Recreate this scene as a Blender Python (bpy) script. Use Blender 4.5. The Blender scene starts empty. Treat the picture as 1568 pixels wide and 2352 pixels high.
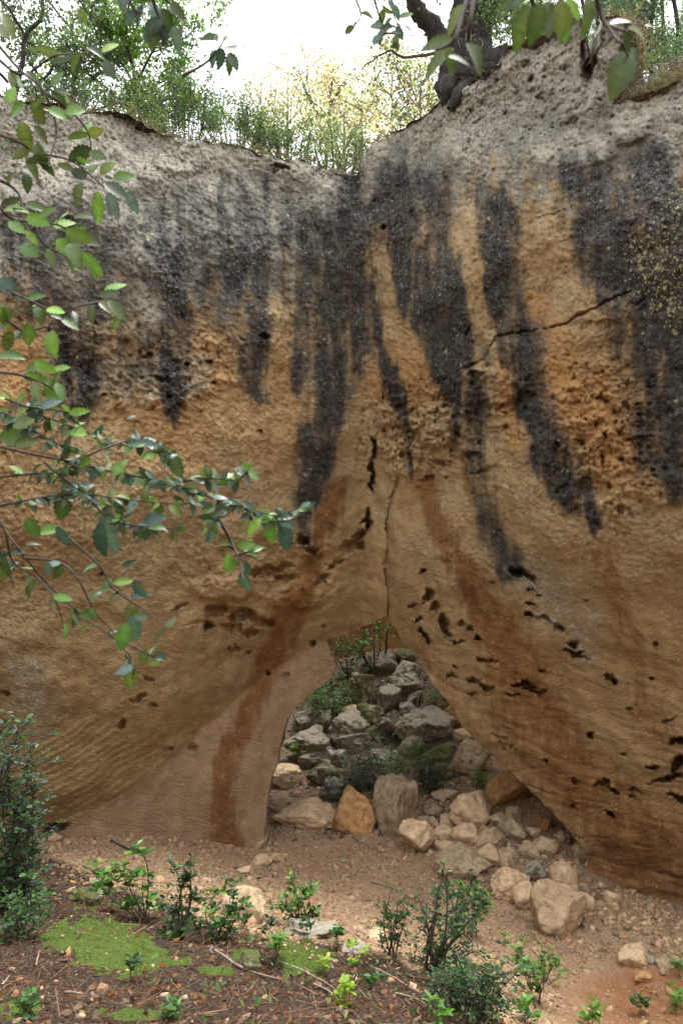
import bpy, math, random
import numpy as np
from mathutils import Vector
rng = np.random.default_rng(7); random.seed(7)
C = bpy.context.scene.collection
F = 1846.0; H = 3.8                      # focal length and eye height; picture units 1568 x 2352

def pt(X, Y, d):
    X = np.asarray(X, float); Y = np.asarray(Y, float); d = np.asarray(d, float)
    X, Y, d = np.broadcast_arrays(X, Y, d)
    return np.stack([(X-784)/F*d, d, H+(1176-Y)/F*d], -1)

# ---------------------------------------------------------------- noise
_p = rng.permutation(256); _p = np.concatenate([_p, _p, _p])
_g = rng.normal(size=(256, 3)); _g /= np.linalg.norm(_g, axis=1)[:, None]
def perlin(P):
    P = np.asarray(P, float); i = np.floor(P).astype(int); f = P-i; i &= 255
    u = f*f*f*(f*(f*6-15)+10); out = 0
    for a in (0, 1):
        for b in (0, 1):
            for c in (0, 1):
                h = _p[_p[_p[i[..., 0]+a]+i[..., 1]+b]+i[..., 2]+c]
                g = _g[h]
                dt = (g[..., 0]*(f[..., 0]-a)+g[..., 1]*(f[..., 1]-b)+g[..., 2]*(f[..., 2]-c))
                w = ((u[..., 0] if a else 1-u[..., 0])*(u[..., 1] if b else 1-u[..., 1])*(u[..., 2] if c else 1-u[..., 2]))
                out = out+dt*w
    return out*1.6
def fbm(P, o=4, s=1.0, g=.5):
    P = np.asarray(P, float); r = 0; a = 1
    for k in range(o):
        r = r+a*perlin(P*s+k*17.3); a *= g; s *= 2.03
    return r
def ss(a, b, x):
    t = np.clip((x-a)/(b-a), 0, 1); return t*t*(3-2*t)
def segdist(X, Y, pts):
    """distance to a polyline with per point radii: returns min dist/r and min dist"""
    best = np.full(X.shape, 1e9); bd = np.full(X.shape, 1e9)
    for p, q in zip(pts[:-1], pts[1:]):
        dx, dy = q[0]-p[0], q[1]-p[1]; L = dx*dx+dy*dy+1e-9
        t = np.clip(((X-p[0])*dx+(Y-p[1])*dy)/L, 0, 1)
        D = np.hypot(X-p[0]-t*dx, Y-p[1]-t*dy)
        if len(p) > 2: best = np.minimum(best, D/(p[2]+t*(q[2]-p[2])))
        bd = np.minimum(bd, D)
    return best, bd
def inpoly(X, Y, poly):
    r = np.zeros(X.shape, bool); n = len(poly)
    for k in range(n):
        x1, y1 = poly[k]; x2, y2 = poly[(k+1) % n]
        if y1 == y2: continue
        c = ((y1 > Y) != (y2 > Y)) & (X < (x2-x1)*(Y-y1)/(y2-y1)+x1)
        r ^= c
    return r

# ---------------------------------------------------------------- objects
def mesh_obj(name, V, faces, mat, parent=None, origin=None, smooth=True, cols=None):
    """V (N,3) world; faces: list of int arrays (n,k)"""
    V = np.asarray(V, float)
    if parent is not None: origin = np.array(parent.location)
    if origin is None: origin = np.array([V[:, 0].mean(), V[:, 1].mean(), V[:, 2].min()])
    origin = np.asarray(origin, float)
    me = bpy.data.meshes.new(name)
    fs = [np.asarray(f, np.int32) for f in (faces if isinstance(faces, (list, tuple)) else [faces]) if len(f)]
    me.vertices.add(len(V)); me.vertices.foreach_set('co', (V-origin).astype(np.float32).ravel())
    loops = np.concatenate([f.ravel() for f in fs]); tot = np.concatenate([np.full(len(f), f.shape[1], np.int32) for f in fs])
    start = np.concatenate([[0], np.cumsum(tot)[:-1]]).astype(np.int32)
    me.loops.add(len(loops)); me.loops.foreach_set('vertex_index', loops)
    me.polygons.add(len(tot)); me.polygons.foreach_set('loop_start', start); me.polygons.foreach_set('loop_total', tot)
    me.update(calc_edges=True); me.validate()
    if smooth: me.polygons.foreach_set('use_smooth', np.ones(len(me.polygons), bool))
    for k, v in (cols or {}).items():
        v = np.asarray(v, np.float32)
        if v.shape[1] == 3: v = np.concatenate([v, np.ones((len(v), 1), np.float32)], 1)
        a = me.color_attributes.new(k, 'FLOAT_COLOR', 'POINT'); a.data.foreach_set('color', v.ravel())
    me.materials.append(mat)
    o = bpy.data.objects.new(name, me); C.objects.link(o)
    if parent is not None: o.parent = parent
    else: o.location = origin
    return o
def tag(o, label=None, cat=None, group=None, kind=None):
    if label: o['label'] = label
    if cat: o['category'] = cat
    if group: o['group'] = group
    if kind: o['kind'] = kind
    return o
def empty(name, loc, label, cat, group=None):
    o = bpy.data.objects.new(name, None); C.objects.link(o); o.location = loc; o.empty_display_size = .1
    return tag(o, label, cat, group)

class Tubes:
    def __init__(s): s.V = []; s.Q = []; s.n = 0
    def add(s, P, R, k=7, jit=0):
        P = np.asarray(P, float); R = np.broadcast_to(np.asarray(R, float), (len(P),)); m = len(P)
        T = np.gradient(P, axis=0); T /= np.linalg.norm(T, axis=1)[:, None]+1e-12
        up = np.array([.31, .2, .93]) if abs(T[0, 2]) < .8 else np.array([.9, .1, .1])
        A = np.cross(T, up); A /= np.linalg.norm(A, axis=1)[:, None]+1e-12; B = np.cross(T, A)
        th = np.arange(k)*2*math.pi/k
        r = R[:, None]*(1+jit*rng.normal(size=(m, k))) if jit else np.repeat(R[:, None], k, 1)
        V = P[:, None]+r[..., None]*(np.cos(th)[None, :, None]*A[:, None]+np.sin(th)[None, :, None]*B[:, None])
        s.V.append(V.reshape(-1, 3))
        i = np.arange(m-1)[:, None]*k; j = np.arange(k)[None]; j2 = (j+1) % k
        s.Q.append(np.stack([i+j, i+j2, i+k+j2, i+k+j], -1).reshape(-1, 4)+s.n); s.n += m*k
    def build(s, name, mat, parent=None, **kw):
        return mesh_obj(name, np.concatenate(s.V), [np.concatenate(s.Q)], mat, parent, **kw)
def spline(P, n=8, wob=0.0):
    P = np.asarray(P, float); m = len(P)
    Q = np.vstack([2*P[0]-P[1], P, 2*P[-1]-P[-2]]); out = []
    for i in range(1, m):
        p0, p1, p2, p3 = Q[i-1], Q[i], Q[i+1], Q[i+2]
        for t in np.arange(n)/n:
            out.append(.5*((2*p1)+(-p0+p2)*t+(2*p0-5*p1+4*p2-p3)*t*t+(-p0+3*p1-3*p2+p3)*t**3))
    out.append(P[-1]); out = np.array(out)
    if wob:
        k = out[:, :3]; s0 = rng.uniform(0, 90)
        q = k*6+s0; k += wob*np.stack([perlin(q), perlin(q+31), perlin(q+57)], -1)
    return out

# leaf templates: x along the leaf (0..1), y across, z fold
def leaf_template(kind):
    if kind == 'small':
        v = np.array([[0, 0, 0], [.35, .24, .05], [.75, .2, .03], [1, 0, -.08], [.75, -.2, .03], [.35, -.24, .05], [.5, 0, -.02]])
        f = np.array([[0, 6, 2, 1], [6, 3, 2, 2], [0, 5, 4, 6], [6, 4, 3, 3]])
        tri = [[6, 3, 2], [6, 4, 3]]; quad = [[0, 6, 2, 1], [0, 5, 4, 6]]
        return v, np.array(quad), np.array(tri)
    if kind == 'narrow':
        v = np.array([[0, 0, 0], [.5, .1, .02], [1, 0, -.05], [.5, -.1, .02]])
        return v, np.array([[0, 3, 2, 1]]), np.zeros((0, 3), int)
    if kind == 'needle':
        v = np.array([[0, .02, 0], [0, -.02, 0], [1, -.01, -.05], [1, .01, -.05]])
        return v, np.array([[0, 1, 2, 3]]), np.zeros((0, 3), int)
    # oak: serrated oval, 11 rows with midrib
    t = np.linspace(0.0, 1, 13); w = .25*np.sin(math.pi*np.clip(t, 0, 1)**.85)**.75
    w[0] = .012; w[-1] = .004; w[1:-1] *= 1+.13*np.where(np.arange(11) % 2 == 0, 1, -1)
    bend = -.28*t**2
    mid = np.stack([t, 0*t, bend], 1); l = np.stack([t, w, bend+.10*w/.25], 1); r = np.stack([t, -w, bend+.10*w/.25], 1)
    v = np.concatenate([l, mid, r]); n = 13
    q = [[n+i, n+i+1, i+1, i] for i in range(n-1)]+[[2*n+i, 2*n+i+1, n+i+1, n+i] for i in range(n-1)]
    # petiole
    return v, np.array(q), np.zeros((0, 3), int)
LT = {k: leaf_template(k) for k in ('small', 'narrow', 'needle', 'oak')}
def leaf_mesh(P, D, N, S, cols, kind='small', curl=None):
    """P base points, D directions, N approximate normals, S lengths, cols (n,3)"""
    v, q, t = LT[kind]; n = len(P)
    D = D/(np.linalg.norm(D, axis=1)[:, None]+1e-9); Wd = np.cross(N, D); Wd /= np.linalg.norm(Wd, axis=1)[:, None]+1e-9; N = np.cross(D, Wd)
    z = v[None, :, 2]*(1 if curl is None else curl[:, None])
    wid = rng.uniform(.8, 1.25, (n, 1))
    V = P[:, None]+S[:, None, None]*(v[None, :, 0, None]*D[:, None]+(v[None, :, 1]*wid)[..., None]*Wd[:, None]+z[..., None]*N[:, None])
    off = (np.arange(n)*len(v))[:, None, None]
    fs = [(q[None]+off).reshape(-1, 4)]
    if len(t): fs.append((t[None]+off).reshape(-1, 3))
    cc = np.repeat(cols, len(v), 0)
    if kind == 'oak': cc = cc.reshape(n, len(v), 3).copy(); cc[:, 13:26] *= 1.5; cc *= 1+.12*rng.normal(size=(n, len(v), 1)); cc = np.clip(cc.reshape(-1, 3), .004, .9)
    return V.reshape(-1, 3), fs, cc
def rand_dirs(n, up=0.0):
    d = rng.normal(size=(n, 3)); d[:, 2] += up; return d/np.linalg.norm(d, axis=1)[:, None]
def pal(n, cols, w=None, jit=.18):
    cols = np.array(cols); k = rng.choice(len(cols), n, p=w); c = cols[k]
    return np.clip(c*(1+jit*rng.normal(size=(n, 1)))*(1+.06*rng.normal(size=(n, 3))), .003, .95)

# ---------------------------------------------------------------- materials
def newmat(name):
    m = bpy.data.materials.new(name); m.use_nodes = True; nt = m.node_tree
    for n in list(nt.nodes): nt.nodes.remove(n)
    o = nt.nodes.new('ShaderNodeOutputMaterial'); b = nt.nodes.new('ShaderNodeBsdfPrincipled')
    nt.links.new(b.outputs[0], o.inputs[0]); return m, nt, b, o
class N:
    def __init__(s, nt): s.nt = nt; s.tc = None
    def n(s, t, **k):
        x = s.nt.nodes.new(t)
        for a, b in k.items(): setattr(x, a, b)
        return x
    def put(s, sock, v):
        if hasattr(v, 'default_value') or hasattr(v, 'is_linked'): s.nt.links.new(v, sock)
        elif isinstance(v, (tuple, list)) and len(v) == 3 and len(sock.default_value) == 4: sock.default_value = (*v, 1)
        else: sock.default_value = v
    def coord(s, scale=(1, 1, 1), rot=(0, 0, 0), src=None):
        if s.tc is None: s.tc = s.n('ShaderNodeTexCoord')
        m = s.n('ShaderNodeMapping'); s.nt.links.new(src or s.tc.outputs['Object'], m.inputs[0])
        m.inputs['Scale'].default_value = scale; m.inputs['Rotation'].default_value = rot; return m.outputs[0]
    def noise(s, vec, scale, detail=5, rough=.55, dist=0):
        x = s.n('ShaderNodeTexNoise'); s.put(x.inputs['Vector'], vec)
        x.inputs['Scale'].default_value = scale; x.inputs['Detail'].default_value = detail; x.inputs['Roughness'].default_value = rough; x.inputs['Distortion'].default_value = dist
        return x.outputs[0]
    def voro(s, vec, scale, feature='F1', rnd=1):
        x = s.n('ShaderNodeTexVoronoi', feature=feature); s.put(x.inputs['Vector'], vec)
        x.inputs['Scale'].default_value = scale; x.inputs['Randomness'].default_value = rnd; return x
    def math(s, op, a, b=0.0, c=0.0, clamp=False):
        x = s.n('ShaderNodeMath', operation=op, use_clamp=clamp)
        s.put(x.inputs[0], a); s.put(x.inputs[1], b)
        if op in ('MULTIPLY_ADD',): s.put(x.inputs[2], c)
        return x.outputs[0]
    def step(s, v, a, b, lo=0.0, hi=1.0):
        x = s.n('ShaderNodeMapRange', interpolation_type='SMOOTHSTEP'); s.put(x.inputs[0], v)
        for i, q in enumerate((a, b, lo, hi)): x.inputs[i+1].default_value = q
        return x.outputs[0]
    def mix(s, f, a, b, mode='MIX'):
        x = s.n('ShaderNodeMix', data_type='RGBA', blend_type=mode)
        s.put(x.inputs[0], f); s.put(x.inputs[6], a); s.put(x.inputs[7], b); return x.outputs[2]
    def ramp(s, f, stops):
        x = s.n('ShaderNodeValToRGB'); s.put(x.inputs[0], f); e = x.color_ramp.elements
        while len(e) < len(stops): e.new(.5)
        for i, (p, c) in enumerate(stops): e[i].position = p; e[i].color = (*c, 1)
        return x.outputs[0]
    def attr(s, name):
        a = s.n('ShaderNodeAttribute', attribute_name=name); sp = s.n('ShaderNodeSeparateColor'); s.nt.links.new(a.outputs['Color'], sp.inputs[0])
        return sp.outputs[0], sp.outputs[1], sp.outputs[2], a.outputs['Alpha'], a.outputs['Color']
    def bump(s, h, strength, dist, normal=None):
        b = s.n('ShaderNodeBump'); s.put(b.inputs['Height'], h); b.inputs['Strength'].default_value = strength; b.inputs['Distance'].default_value = dist
        if normal is not None: s.nt.links.new(normal, b.inputs['Normal'])
        return b.outputs[0]

def mat_cliff():
    m, nt, b, o = newmat('cliff_rock'); k = N(nt); v = k.coord()
    bl, rust_sh, gr, al, _ = k.attr('stain_shade'); og, wl, yl, sm, _ = k.attr('lichen')
    rt, rt2, rt3, al2, _ = k.attr('tool')
    nl = k.noise(v, 1.3, 5, .6); nm = k.noise(v, 7, 7, .66); nf = k.noise(v, 32, 6, .68); nx = k.noise(v, 95, 4, .7)
    vs = k.coord((14, 14, 1.2)); nst = k.noise(vs, 1.0, 5, .6)
    base = k.ramp(nl, [(.28, (.40, .275, .13)), (.45, (.52, .375, .19)), (.6, (.60, .45, .245)), (.75, (.48, .385, .22))])
    base = k.mix(k.step(nf, .35, .7, 0, .5), base, (.62, .46, .275))
    base = k.mix(k.step(nm, .52, .32, 0, .4), base, (.27, .15, .065))
    base = k.mix(k.math('MULTIPLY', k.step(nst, .45, .75), .3), base, (.30, .21, .12))
    base = k.mix(k.math('MULTIPLY', og, k.step(nm, .2, .7, .5, 1)), base, (.62, .32, .11))
    # smoother, browner lower rock
    base = k.mix(k.math('MULTIPLY', sm, .62), base, k.ramp(nm, [(.3, (.28, .185, .085)), (.7, (.48, .335, .16))]))
    base = k.mix(k.math('MULTIPLY', al, .7), base, k.ramp(nm, [(.3, (.36, .235, .145)), (.7, (.56, .40, .265))]))
    rm = k.step(k.math('ADD', rust_sh, k.math('ADD', k.math('MULTIPLY', k.math('SUBTRACT', nst, .5), 1.1), k.math('MULTIPLY', k.math('SUBTRACT', nf, .5), .5))), .2, .95)
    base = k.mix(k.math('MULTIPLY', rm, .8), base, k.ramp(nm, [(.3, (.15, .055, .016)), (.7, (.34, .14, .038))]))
    # pale grey weathered skin
    gcol = k.ramp(nf, [(.34, (.085, .08, .065)), (.45, (.32, .308, .25)), (.56, (.54, .52, .43)), (.72, (.74, .725, .63))])
    gcol = k.mix(k.step(nm, .62, .42, 0, .35), gcol, (.20, .185, .155))
    gm = k.step(k.math('ADD', gr, k.math('ADD', k.math('MULTIPLY', k.math('SUBTRACT', nm, .5), 1.0), k.math('MULTIPLY', k.math('SUBTRACT', nf, .5), .8))), .2, .8)
    base = k.mix(gm, base, gcol)
    pm = k.step(k.math('ADD', rt3, k.math('MULTIPLY', k.math('SUBTRACT', nm, .5), 1.4)), .4, .65)
    base = k.mix(k.math('MULTIPLY', pm, .85), base, k.ramp(nf, [(.35, (.40, .37, .30)), (.6, (.62, .59, .50))]))
    # black crust
    nb = k.math('ADD', k.math('MULTIPLY', k.math('SUBTRACT', nm, .5), .8), k.math('ADD', k.math('MULTIPLY', k.math('SUBTRACT', nf, .5), 1.1), k.math('MULTIPLY', k.math('SUBTRACT', nx, .5), .5)))
    bm = k.step(k.math('ADD', bl, k.math('ADD', k.math('MULTIPLY', nb, .9), k.math('MULTIPLY', k.math('SUBTRACT', nst, .5), .6))), .05, 1.08)
    bcol = k.ramp(nf, [(.34, (.008, .010, .014)), (.52, (.030, .034, .040)), (.64, (.11, .115, .115)), (.76, (.29, .30, .29))])
    bcol = k.mix(k.step(nl, .5, .66, 0, .25), bcol, (.055, .040, .028))
    bcol = k.mix(k.step(k.math('ADD', nm, k.math('MULTIPLY', k.math('SUBTRACT', nst, .5), .6)), .48, .68, 0, .6), bcol, k.ramp(nx, [(.35, (.05, .05, .048)), (.65, (.24, .235, .21))]))
    base = k.mix(k.math('MULTIPLY', bm, .94), base, bcol)
    base = k.mix(k.step(nx, .55, .34, 0, .55), base, k.mix(1.0, base, (.48, .44, .40), 'MULTIPLY'))
    base = k.mix(k.step(nx, .54, .72, 0, .35), base, k.mix(1.0, base, (1.5, 1.5, 1.5), 'MULTIPLY'))
    # lichen rosettes
    w = k.coord((1, 1, 1)); 
    wv = nt.nodes.new('ShaderNodeVectorMath'); wv.operation = 'ADD'
    cn = k.n('ShaderNodeTexNoise'); k.put(cn.inputs['Vector'], v); cn.inputs['Scale'].default_value = 45
    sc = nt.nodes.new('ShaderNodeVectorMath'); sc.operation = 'SCALE'; nt.links.new(cn.outputs['Color'], sc.inputs[0]); sc.inputs['Scale'].default_value = .035
    nt.links.new(v, wv.inputs[0]); nt.links.new(sc.outputs[0], wv.inputs[1])
    def spots(scale, r0, r1, dens, chance_lo):
        x = k.voro(wv.outputs[0], scale); sp = k.n('ShaderNodeSeparateColor'); nt.links.new(x.outputs['Color'], sp.inputs[0])
        on = k.step(k.math('SUBTRACT', k.math('ADD', dens, k.math('MULTIPLY', k.math('SUBTRACT', nm, .5), .9)), sp.outputs[0]), 0, .03)
        return k.math('MULTIPLY', on, k.step(x.outputs['Distance'], r1, r0))
    s1 = k.math('MAXIMUM', spots(19, .20, .34, wl, 0), spots(44, .3, .42, k.math('MULTIPLY', wl, 1.25), 0))
    base = k.mix(k.math('MULTIPLY', s1, k.step(nf, .35, .62, .1, .62)), base, k.ramp(nx, [(.3, (.24, .28, .28)), (.7, (.50, .54, .52))]))
    s2 = k.math('MAXIMUM', spots(15, .22, .38, yl, 0), spots(33, .3, .44, yl, 0))
    base = k.mix(k.math('MULTIPLY', s2, .9), base, k.ramp(nx, [(.3, (.34, .34, .15)), (.7, (.62, .60, .32))]))
    k.put(b.inputs['Base Color'], base); b.inputs['Roughness'].default_value = .93; b.inputs['Specular IOR Level'].default_value = .25
    # tool marks: fine slanting grooves, one direction on each wall
    ra = k.coord((1, 1, 1), (0, math.radians(-34), 0)); rb = k.coord((1, 1, 1), (0, math.radians(38), 0))
    ta = k.noise(k.coord((13, 13, 66), src=ra), 1, 5, .66)
    tb = k.noise(k.coord((13, 13, 66), src=rb), 1, 5, .66)
    h = k.math('ADD', k.math('MULTIPLY', ta, rt), k.math('MULTIPLY', tb, rt2))
    rough = k.math('MULTIPLY', k.math('ADD', k.math('MULTIPLY', nf, .7), k.math('MULTIPLY', nx, .6)), k.math('SUBTRACT', 1.15, k.math('MULTIPLY', sm, .9)))
    n1 = k.bump(rough, 1.0, .035)
    n2 = k.bump(h, 1.0, .044, n1)
    nt.links.new(n2, b.inputs['Normal'])
    return m

def mat_boulder(name, a, bcol, moss, lich, dark=(.06, .045, .03), bump=.03):
    m, nt, b, o = newmat(name); k = N(nt)
    oi = k.n('ShaderNodeObjectInfo'); add = nt.nodes.new('ShaderNodeVectorMath'); add.operation = 'ADD'
    v0 = k.coord(); cmb = k.n('ShaderNodeCombineXYZ')
    for i in range(3): nt.links.new(k.math('MULTIPLY', oi.outputs['Random'], 31.0+7*i), cmb.inputs[i])
    nt.links.new(v0, add.inputs[0]); nt.links.new(cmb.outputs[0], add.inputs[1]); v = add.outputs[0]
    nl = k.noise(v, 3.2, 5, .6); nm = k.noise(v, 13, 6, .65); nf = k.noise(v, 55, 5, .7)
    col = k.ramp(nl, [(.3, a), (.68, bcol)])
    col = k.mix(k.step(nm, .56, .36, 0, .6), col, dark)
    col = k.mix(k.step(nf, .5, .75, 0, .45), col, tuple(min(.75, c*1.5) for c in bcol))
    g = k.n('ShaderNodeNewGeometry'); sx = k.n('ShaderNodeSeparateXYZ'); nt.links.new(g.outputs['Normal'], sx.inputs[0])
    if lich > .15:
        x = k.voro(v, 26); sp = k.n('ShaderNodeSeparateColor'); nt.links.new(x.outputs['Color'], sp.inputs[0])
        s = k.math('MULTIPLY', k.step(sp.outputs[0], lich, lich-.05), k.step(x.outputs['Distance'], .42, .25))
        col = k.mix(k.math('MULTIPLY', s, .7), col, (.48, .49, .44))
        gm = k.step(k.math('ADD', nm, k.math('MULTIPLY', sx.outputs[2], .25)), .52, .66, 0, .75)
        col = k.mix(gm, col, (.38, .35, .28))
    if moss:
        mm = k.step(k.math('ADD', nl, k.math('MULTIPLY', sx.outputs[2], .22)), 1.02-moss, 1.12-moss)
        col = k.mix(k.math('MULTIPLY', mm, .9), col, k.ramp(nf, [(.3, (.035, .045, .010)), (.7, (.12, .14, .03))]))
    hs = k.n('ShaderNodeHueSaturation'); nt.links.new(col, hs.inputs['Color'])
    nt.links.new(k.math('MULTIPLY_ADD', oi.outputs['Random'], .5, .75), hs.inputs['Value'])
    nt.links.new(hs.outputs[0], b.inputs['Base Color']); b.inputs['Roughness'].default_value = .92; b.inputs['Specular IOR Level'].default_value = .25
    nt.links.new(k.bump(k.math('ADD', k.math('MULTIPLY', nm, .8), k.math('MULTIPLY', nf, .55)), 1, bump*1.5), b.inputs['Normal'])
    return m
def mat_ground():
    m, nt, b, o = newmat('quarry_soil'); k = N(nt); v = k.coord(); bank, red, mo, pil, _ = k.attr('soil')
    nl = k.noise(v, 1.6, 5, .6); nm = k.noise(v, 9, 6, .65); nf = k.noise(v, 60, 5, .7)
    vo = k.voro(v, 30); vo2 = k.voro(v, 70)
    sp = k.n('ShaderNodeSeparateColor'); nt.links.new(vo.outputs['Color'], sp.inputs[0])
    floor = k.ramp(nl, [(.3, (.28, .18, .105)), (.5, (.38, .26, .16)), (.7, (.47, .345, .225))])
    peb = k.ramp(sp.outputs[0], [(.0, (.20, .11, .06)), (.5, (.42, .26, .15)), (1, (.56, .40, .26))])
    floor = k.mix(k.step(vo.outputs['Distance'], .5, .3, 0, .4), floor, peb)
    floor = k.mix(k.step(nf, .5, .3, 0, .5), floor, (.12, .06, .03))
    floor = k.mix(k.math('MULTIPLY', red, k.step(nm, .3, .6, .5, 1)), floor, (.30, .13, .055))
    sp2 = k.n('ShaderNodeSeparateColor'); nt.links.new(vo2.outputs['Color'], sp2.inputs[0])
    lit = k.ramp(nf, [(.3, (.014, .010, .007)), (.5, (.045, .031, .022)), (.7, (.12, .085, .06))])
    lit = k.mix(k.step(sp2.outputs[1], .86, .9, 0, .6), lit, (.22, .11, .06))
    gpile = k.ramp(nf, [(.3, (.07, .05, .033)), (.55, (.17, .13, .095)), (.75, (.32, .26, .20))])
    floor = k.mix(pil, floor, gpile)
    mk = k.step(k.math('ADD', bank, k.math('MULTIPLY', k.math('SUBTRACT', nm, .5), .8)), .35, .65)
    col = k.mix(mk, floor, lit)
    mm = k.step(k.math('ADD', mo, k.math('MULTIPLY', k.math('SUBTRACT', nm, .5), 1.1)), .4, .6)
    col = k.mix(mm, col, k.ramp(nf, [(.3, (.035, .055, .010)), (.7, (.11, .17, .03))]))
    k.put(b.inputs['Base Color'], col); b.inputs['Roughness'].default_value = .95; b.inputs['Specular IOR Level'].default_value = .2
    h = k.math('ADD', k.math('MULTIPLY', vo.outputs['Distance'], -.6), k.math('ADD', nf, nm))
    nt.links.new(k.bump(h, .9, .025), b.inputs['Normal']); return m
def mat_leaf(name, rough=.42, trans=.35, spec=.5, under=1.0):
    m, nt, b, o = newmat(name); k = N(nt); *_, c = k.attr('tint')
    g = k.n('ShaderNodeNewGeometry')
    cc = k.mix(k.math('MULTIPLY', g.outputs['Backfacing'], .5*under), c, (.22, .27, .20))
    k.put(b.inputs['Base Color'], cc); b.inputs['Roughness'].default_value = rough; b.inputs['Specular IOR Level'].default_value = spec
    t = k.n('ShaderNodeBsdfTranslucent'); k.put(t.inputs[0], k.mix(1.0, c, (1.3, 1.55, .9), 'MULTIPLY'))
    mx = k.n('ShaderNodeMixShader'); mx.inputs[0].default_value = trans
    nt.links.new(b.outputs[0], mx.inputs[1]); nt.links.new(t.outputs[0], mx.inputs[2]); nt.links.new(mx.outputs[0], o.inputs[0]); return m
def mat_bark(name, a, c, scale=30, dist=.01):
    m, nt, b, o = newmat(name); k = N(nt); v = k.coord((scale, scale, scale*.25))
    n = k.noise(v, 1, 6, .65); k.put(b.inputs['Base Color'], k.ramp(n, [(.35, a), (.7, c)])); b.inputs['Roughness'].default_value = .9
    nt.links.new(k.bump(n, 1, dist), b.inputs['Normal']); return m
def mat_tint(name, rough=.85):
    m, nt, b, o = newmat(name); k = N(nt); *_, c = k.attr('tint'); n = k.noise(k.coord(), 70, 4, .7)
    k.put(b.inputs['Base Color'], k.mix(k.step(n, .6, .35, 0, .5), c, k.mix(1.0, c, (.45, .4, .38), 'MULTIPLY')))
    b.inputs['Roughness'].default_value = rough; b.inputs['Specular IOR Level'].default_value = .25
    nt.links.new(k.bump(n, .7, .01), b.inputs['Normal']); return m

M = dict(cliff=mat_cliff(), ground=mat_ground(),
    grey=mat_boulder('grey_boulder', (.17, .145, .10), (.34, .30, .22), .26, .3),
    ochre=mat_boulder('ochre_boulder', (.50, .34, .20), (.68, .51, .33), 0, 0, (.27, .15, .08), .02),
    tan=mat_boulder('tan_boulder', (.40, .29, .17), (.56, .44, .29), .10, .12, (.16, .10, .06), .022),
    orange=mat_boulder('orange_boulder', (.36, .19, .08), (.50, .31, .145), 0, 0, (.15, .06, .02), .02),
    mossy=mat_boulder('mossy_boulder', (.16, .13, .07), (.25, .20, .11), .48, .2),
    leaf=mat_leaf('oak_leaf', .36, .18, .5), bush=mat_leaf('shrub_leaf', .45, .4, .4, .4), far=mat_leaf('distant_leaf', .6, .5, .2, .2),
    grass=mat_leaf('grass_blade', .7, .4, .1, 0), tint=mat_tint('stone_chip'),
    bark=mat_bark('dark_bark', (.008, .007, .006), (.045, .037, .032), 22, .03), twig=mat_bark('twig_bark', (.03, .024, .02), (.10, .08, .065), 60, .004),
    pale=mat_bark('dry_wood', (.16, .12, .09), (.36, .30, .24), 60, .004))
# ================================================================ the rock walls
def seamX(Y):
    return np.interp(Y, [-300, 360, 560, 830, 1100, 1270, 1410, 2300], [835, 832, 850, 872, 893, 886, 891, 893])
LINE = [(-500, 2030), (90, 1905), (330, 1800), (450, 1690), (610, 1545), (760, 1462), (893, 1405), (1100, 1330)]
def wall_d(X, Y):
    X = np.asarray(X, float); Y = np.asarray(Y, float)
    Xs = X+893-seamX(Y)
    dl = 9.16/(1-.60*(Xs-784)/F)
    dr = 10.1/np.maximum(1+1.0*(Xs-784)/F, .3)
    yl = np.interp(X, [p[0] for p in LINE], [p[1] for p in LINE])
    t = (yl-Y)*.85
    offl = 1.0*np.exp(-np.maximum(t, 0)/300)-.10*ss(0, 420, -t)
    offr = 1.05*ss(1000, 2150, Y+.12*(X-1100))
    top = .45*ss(620, 150, Y)
    # slow swells
    a = dl+offl+top; b = dr+offr+top
    k = np.interp(Y, [300, 800, 1150, 1400], [.26, .16, .05, .015])
    h = np.clip(.5+.5*(b-a)/k, 0, 1)
    return b*(1-h)+a*h-k*h*(1-h)
OUT = [(-520, 120), (-200, 195), (0, 222), (60, 235), (130, 236), (200, 256), (280, 258), (310, 276), (350, 296), (380, 314), (430, 320), (480, 328), (540, 333), (580, 348),
 (640, 362), (700, 372), (760, 392), (800, 405), (822, 402), (835, 350), (860, 325), (900, 308), (930, 288), (970, 270), (1010, 235), (1060, 205), (1110, 180), (1140, 155), (1165, 108),
 (1200, 92), (1260, 82), (1285, 50), (1320, 32), (1338, 50), (1348, 100), (1362, 135), (1376, 95), (1385, 40), (1420, 34), (1450, 60), (1466, 110), (1455, 160), (1425, 205), (1402, 245), (1440, 228),
 (1500, 208), (1568, 180), (1700, 140), (2050, 60), (2050, 2420), (1568, 2190), (1420, 2110), (1355, 2040), (1345, 1962), (1318, 1925), (1288, 1888), (1250, 1850), (1200, 1800), (1140, 1745),
 (1100, 1705), (1060, 1668), (1034, 1620), (1000, 1580), (972, 1536), (955, 1500), (925, 1478), (905, 1440), (893, 1410), (872, 1424), (830, 1442), (780, 1463), (748, 1468), (762, 1500),
 (772, 1532), (757, 1562), (720, 1592), (682, 1622), (660, 1652), (645, 1702), (634, 1760), (620, 1802), (612, 1850), (606, 1930), (606, 2010), (400, 2060), (90, 2050), (-520, 2250)]
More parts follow.
